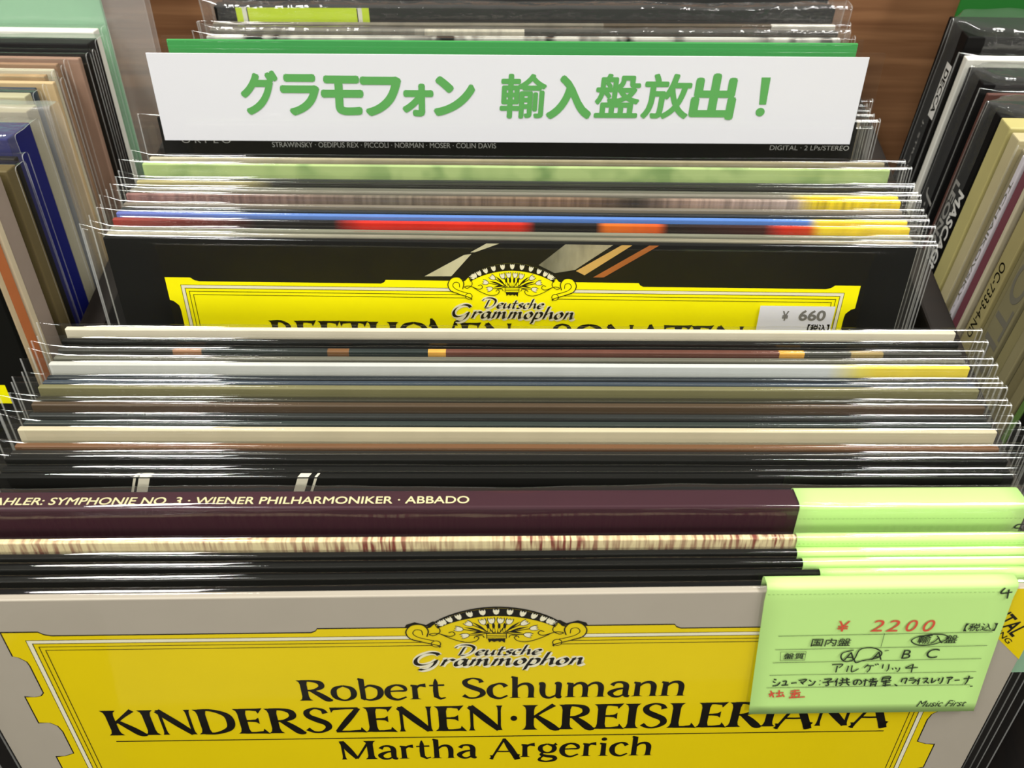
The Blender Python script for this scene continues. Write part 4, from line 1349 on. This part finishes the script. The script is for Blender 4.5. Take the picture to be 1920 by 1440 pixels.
# ------------------------------------------------------------------ neighbouring bins
def side_record(X_edge, side, Df, Db, label, mat, lean, h=0.0, sleeve=False, fm=FILM, crumple=0.0, group=None, wav=.0005, name='sleeved_record', sw=None, gap=.002, nx=36, jname='jacket', cat='record'):
    """a record of a neighbouring bin; X_edge = the side edge next to the middle bin, Df/Db = front and back of its top"""
    t = (Db - Df) * math.cos(lean) - .0003 - crumple * .6
    T = t
    tj = t - .0012 if sleeve else t
    Xc = X_edge + side * JW / 2
    return record(Xc, (Df + Db) / 2, label, mat, lean, 0.0, h=h, tj=tj, T=T, group=group, sleeve=sleeve, film_mat=fm, crumple=crumple, wav=wav, name=name, sw=sw or JW + .008, gap=gap, nx=nx, bevel=.0006, jname=jname, cat=cat)


GRT = 'records in the right hand bin'
LR = R(7.5)
XR = .2190
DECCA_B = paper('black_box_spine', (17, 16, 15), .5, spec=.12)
right_spec = [  # several spine colours are lowered to carry the shade in this bin
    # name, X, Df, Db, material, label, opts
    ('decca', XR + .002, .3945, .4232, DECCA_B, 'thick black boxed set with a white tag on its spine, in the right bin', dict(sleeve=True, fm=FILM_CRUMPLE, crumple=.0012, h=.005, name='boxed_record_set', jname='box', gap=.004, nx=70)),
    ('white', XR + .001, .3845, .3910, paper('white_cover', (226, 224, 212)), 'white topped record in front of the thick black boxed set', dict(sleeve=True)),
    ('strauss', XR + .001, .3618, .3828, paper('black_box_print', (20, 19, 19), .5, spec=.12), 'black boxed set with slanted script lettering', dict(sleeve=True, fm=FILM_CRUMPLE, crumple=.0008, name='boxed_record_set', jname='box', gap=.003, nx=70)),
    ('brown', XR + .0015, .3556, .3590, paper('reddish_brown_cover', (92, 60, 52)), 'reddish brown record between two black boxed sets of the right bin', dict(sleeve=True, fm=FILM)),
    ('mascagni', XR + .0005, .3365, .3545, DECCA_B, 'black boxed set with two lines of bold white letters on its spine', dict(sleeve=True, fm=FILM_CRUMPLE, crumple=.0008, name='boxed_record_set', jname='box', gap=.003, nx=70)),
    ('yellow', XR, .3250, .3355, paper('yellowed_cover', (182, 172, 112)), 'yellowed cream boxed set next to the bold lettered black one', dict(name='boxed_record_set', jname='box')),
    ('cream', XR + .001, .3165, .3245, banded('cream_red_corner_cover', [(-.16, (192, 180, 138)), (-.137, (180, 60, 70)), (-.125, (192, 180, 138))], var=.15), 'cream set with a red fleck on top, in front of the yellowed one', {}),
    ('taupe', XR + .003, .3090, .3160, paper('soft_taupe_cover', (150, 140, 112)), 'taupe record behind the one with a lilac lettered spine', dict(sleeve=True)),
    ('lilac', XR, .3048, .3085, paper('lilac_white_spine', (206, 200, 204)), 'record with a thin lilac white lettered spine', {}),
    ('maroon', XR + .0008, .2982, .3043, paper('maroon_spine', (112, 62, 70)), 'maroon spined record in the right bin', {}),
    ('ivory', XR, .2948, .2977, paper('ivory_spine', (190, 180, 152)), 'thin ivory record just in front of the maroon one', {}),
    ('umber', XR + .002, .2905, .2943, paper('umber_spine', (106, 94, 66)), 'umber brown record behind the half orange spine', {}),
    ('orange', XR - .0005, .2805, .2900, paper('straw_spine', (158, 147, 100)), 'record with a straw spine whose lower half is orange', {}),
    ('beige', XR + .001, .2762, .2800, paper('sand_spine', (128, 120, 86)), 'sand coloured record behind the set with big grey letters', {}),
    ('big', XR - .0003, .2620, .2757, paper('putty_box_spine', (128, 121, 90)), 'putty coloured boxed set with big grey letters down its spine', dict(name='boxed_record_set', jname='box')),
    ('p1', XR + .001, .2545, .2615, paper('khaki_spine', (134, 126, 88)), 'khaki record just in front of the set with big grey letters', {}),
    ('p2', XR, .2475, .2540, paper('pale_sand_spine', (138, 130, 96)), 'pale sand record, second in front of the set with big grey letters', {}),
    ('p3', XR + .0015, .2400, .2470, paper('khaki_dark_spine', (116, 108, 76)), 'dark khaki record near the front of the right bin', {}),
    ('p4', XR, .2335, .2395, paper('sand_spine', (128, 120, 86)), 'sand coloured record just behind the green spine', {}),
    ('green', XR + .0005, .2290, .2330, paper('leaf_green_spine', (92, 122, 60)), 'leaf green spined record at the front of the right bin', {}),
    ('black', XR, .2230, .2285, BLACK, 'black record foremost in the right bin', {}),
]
SR = {}
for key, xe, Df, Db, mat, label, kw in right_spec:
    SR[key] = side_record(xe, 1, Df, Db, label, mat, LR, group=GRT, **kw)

SPINE_W = paper('spine_white', (214, 212, 204), .5, .04)
SPINE_G = paper('spine_grey', (110, 106, 92), .5, .04)


def spine_print(r):
    return r.left()


P = spine_print(SR['decca'])
P.rect(17, -8.5, 46, -2.0, SPINE_W, 0)
P.text('DECCA', 20, -7.3, 43, -3.2, INK, 2, .03)
SPINE_S = paper('spine_dim_letters', (150, 148, 142), .5, .04)
P.text('J. STRAUSS · 4 LPs · STEREO', 50, -1.2, 150, 1.0, SPINE_S, 1, .01)
P.build('spine_lettering', SR['decca'].jacket)
P = spine_print(SR['strauss'])
P.text('J. Strauss II', 62, -6.5, 148, 3.2, SPINE_S, 1, 0, .2)
P.build('spine_lettering', SR['strauss'].jacket)
P = spine_print(SR['mascagni'])
P.text('MASCAGNI-CAVALLERIA RUSTICANA', 42, -6.8, 215, -.6, SPINE_W, 1, .03)
P.text('LEONCAVALLO-PAGLIACCI', 40, .8, 190, 5.6, SPINE_S, 1, .03)
P.build('spine_lettering', SR['mascagni'].jacket)
P = spine_print(SR['lilac'])
P.text('TCHAIKOVSKY · SYMPHONY · ORCHESTRA', 12, -1.0, 200, 1.0, SPINE_G, 1, .01)
P.build('spine_lettering', SR['lilac'].jacket)
P = spine_print(SR['orange'])
P.rect(88, -4.4, 200, 4.4, paper('orange_spine_print', (178, 136, 62), .5, .1), 0)
P.text('OC-7333-4-ND', 38, -2.4, 80, 2.2, INK, 1, .01)
P.text('DONIZETTI · RECORDING', 92, -2.0, 160, 2.0, SPINE_G, 1, .01)
P.build('spine_lettering', SR['orange'].jacket)
P = spine_print(SR['big'])
P.text('OTHELLO', 24, -5.4, 150, 5.2, SPINE_G, 1, .01)
P.build('spine_lettering', SR['big'].jacket)

# green board behind the right bin's records
M, sl = lean_matrix(XR + .170, .4405, .050, LR, 0)
rb = thing('divider_board', 'deep green divider board at the back of the right bin', 'divider', M)
link('board', box_mesh('board', .318, .0018, sl, .0003), paper('deep_green_board', (40, 112, 44), .45, .05), rb)

GLT = 'records in the left hand bin'
LL = R(15)
XL = -.2100


def ld(y, h=0.0, x=120):
    return on_level(x, y, h).y


pale_green = paper('pale_green_board', (132, 184, 144), .45, .05)
M, sl = lean_matrix(XL - .155, ld(38) + .030 * math.tan(LL) + .006, .030, LL, 0)
lb = thing('divider_board', 'pale green divider board at the back of the left bin', 'divider', M)
link('board', box_mesh('board', .312, .0022, sl, .0003), pale_green, lb)
sm = link('clear_plastic_sleeve', sleeve_mesh('clear_plastic_sleeve', .350, sl + .004, .0055, 77, .001, .0006, 60), [FILM_MILKY, FILM_RIM], lb, smooth=True)
sm.location = (.004, 0, 0)
left_spec = [
    # y back, y front, x edge, material, label, opts
    (43, 60, XL + .001, paper('white_cover', (226, 224, 212)), 'white topped record in front of the pale green divider', dict(sleeve=True)),
    (61, 88, XL + .003, paper('black_box_print', (20, 19, 19), .5, spec=.12), 'thick black boxed set near the back of the left bin', dict(sleeve=True, name='boxed_record_set', jname='box', fm=FILM)),
    (89, 96, XL + .002, BLACK, 'black record just in front of the thick black boxed set', dict(sleeve=True)),
    (97, 108, XL + .001, paper('dusty_pink_brown_cover', (150, 120, 102)), 'dusty pink brown record in the left bin', dict(sleeve=True)),
    (109, 119, XL - .008, paper('walnut_cover', (150, 118, 92)), 'walnut brown record in front of the dusty pink one', dict(sleeve=True)),
    (120, 129, XL - .008, paper('cream_cover', (205, 196, 172)), 'cream record just behind the teal grey one', dict(sleeve=True)),
    (130, 142, XL - .010, banded('teal_grey_tan_cover', [(-.16, (110, 118, 108)), (.12, (112, 120, 110)), (.14, (180, 150, 110))], soft=True), 'teal grey record with a tan right end', dict(sleeve=True)),
    (143, 154, XL - .004, paper('tan_cover', (196, 170, 128)), 'tan record in front of the teal grey one', dict(sleeve=True)),
    (155, 164, XL - .011, paper('slate_blue_cover', (52, 62, 72), .35), 'slate record between the tan and the pale sage ones', dict(sleeve=True)),
    (165, 184, XL - .012, paper('pale_sage_cover', (172, 168, 136)), 'pale sage set in the left bin', dict(sleeve=True)),
    (186, 216, XL - .006, paper('parchment_cover', (160, 152, 122)), 'parchment coloured set in a loose wrinkled bag', dict(sleeve=True, fm=FILM_MILKY, crumple=.0008, nx=60, sw=JW + .02)),
    (219, 280, XL - .004, paper('royal_blue_cover', (20, 24, 92), .35), 'royal blue boxed set in wrinkled plastic', dict(sleeve=True, fm=FILM_CRUMPLE, crumple=.0008, name='boxed_record_set', jname='box', nx=60)),
    (284, 298, XL, banded('brown_black_end_cover', [(-.16, (112, 84, 52)), (.128, (112, 84, 52)), (.135, (34, 32, 28))], var=.2), 'brown record with a black right end, in front of the royal blue set', dict(sleeve=True)),
    (299, 326, XL + .001, paper('moss_brown_cover', (96, 84, 52)), 'moss brown set in front of the brown and black one', dict(sleeve=True)),
    (328, 366, XL - .001, paper('mauve_grey_cover', (150, 134, 120)), 'mauve grey boxed set in the left bin', dict(name='boxed_record_set', jname='box')),
    (367, 381, XL + .0005, paper('old_cream_cover', (206, 190, 158)), 'old cream record behind the orange one', {}),
    (382, 406, XL, paper('orange_brown_cover', (190, 112, 66)), 'orange brown record near the front of the left bin', {}),
    (407, 421, XL + .0008, paper('frayed_cream_cover', (206, 184, 146)), 'cream record with worn edges just in front of the orange brown one', {}),
]
for yb, yf, xe, mat, label, kw in left_spec:
    side_record(xe, -1, ld(yf), ld(yb), label, mat, LL, group=GLT, **kw)
lf = side_record(XL + .0015, -1, ld(434), ld(423), 'black record with a yellow panel, foremost in the left bin', BLACK, LL, group=GLT)
P = lf.face()
a, b = px_on_face(lf, 9, 722), px_on_face(lf, 14, 756)
P.rect(a[0] - 60, a[1], a[0], b[1], YELLOW_B, 0)
P.build('yellow_title_panel', lf.jacket)
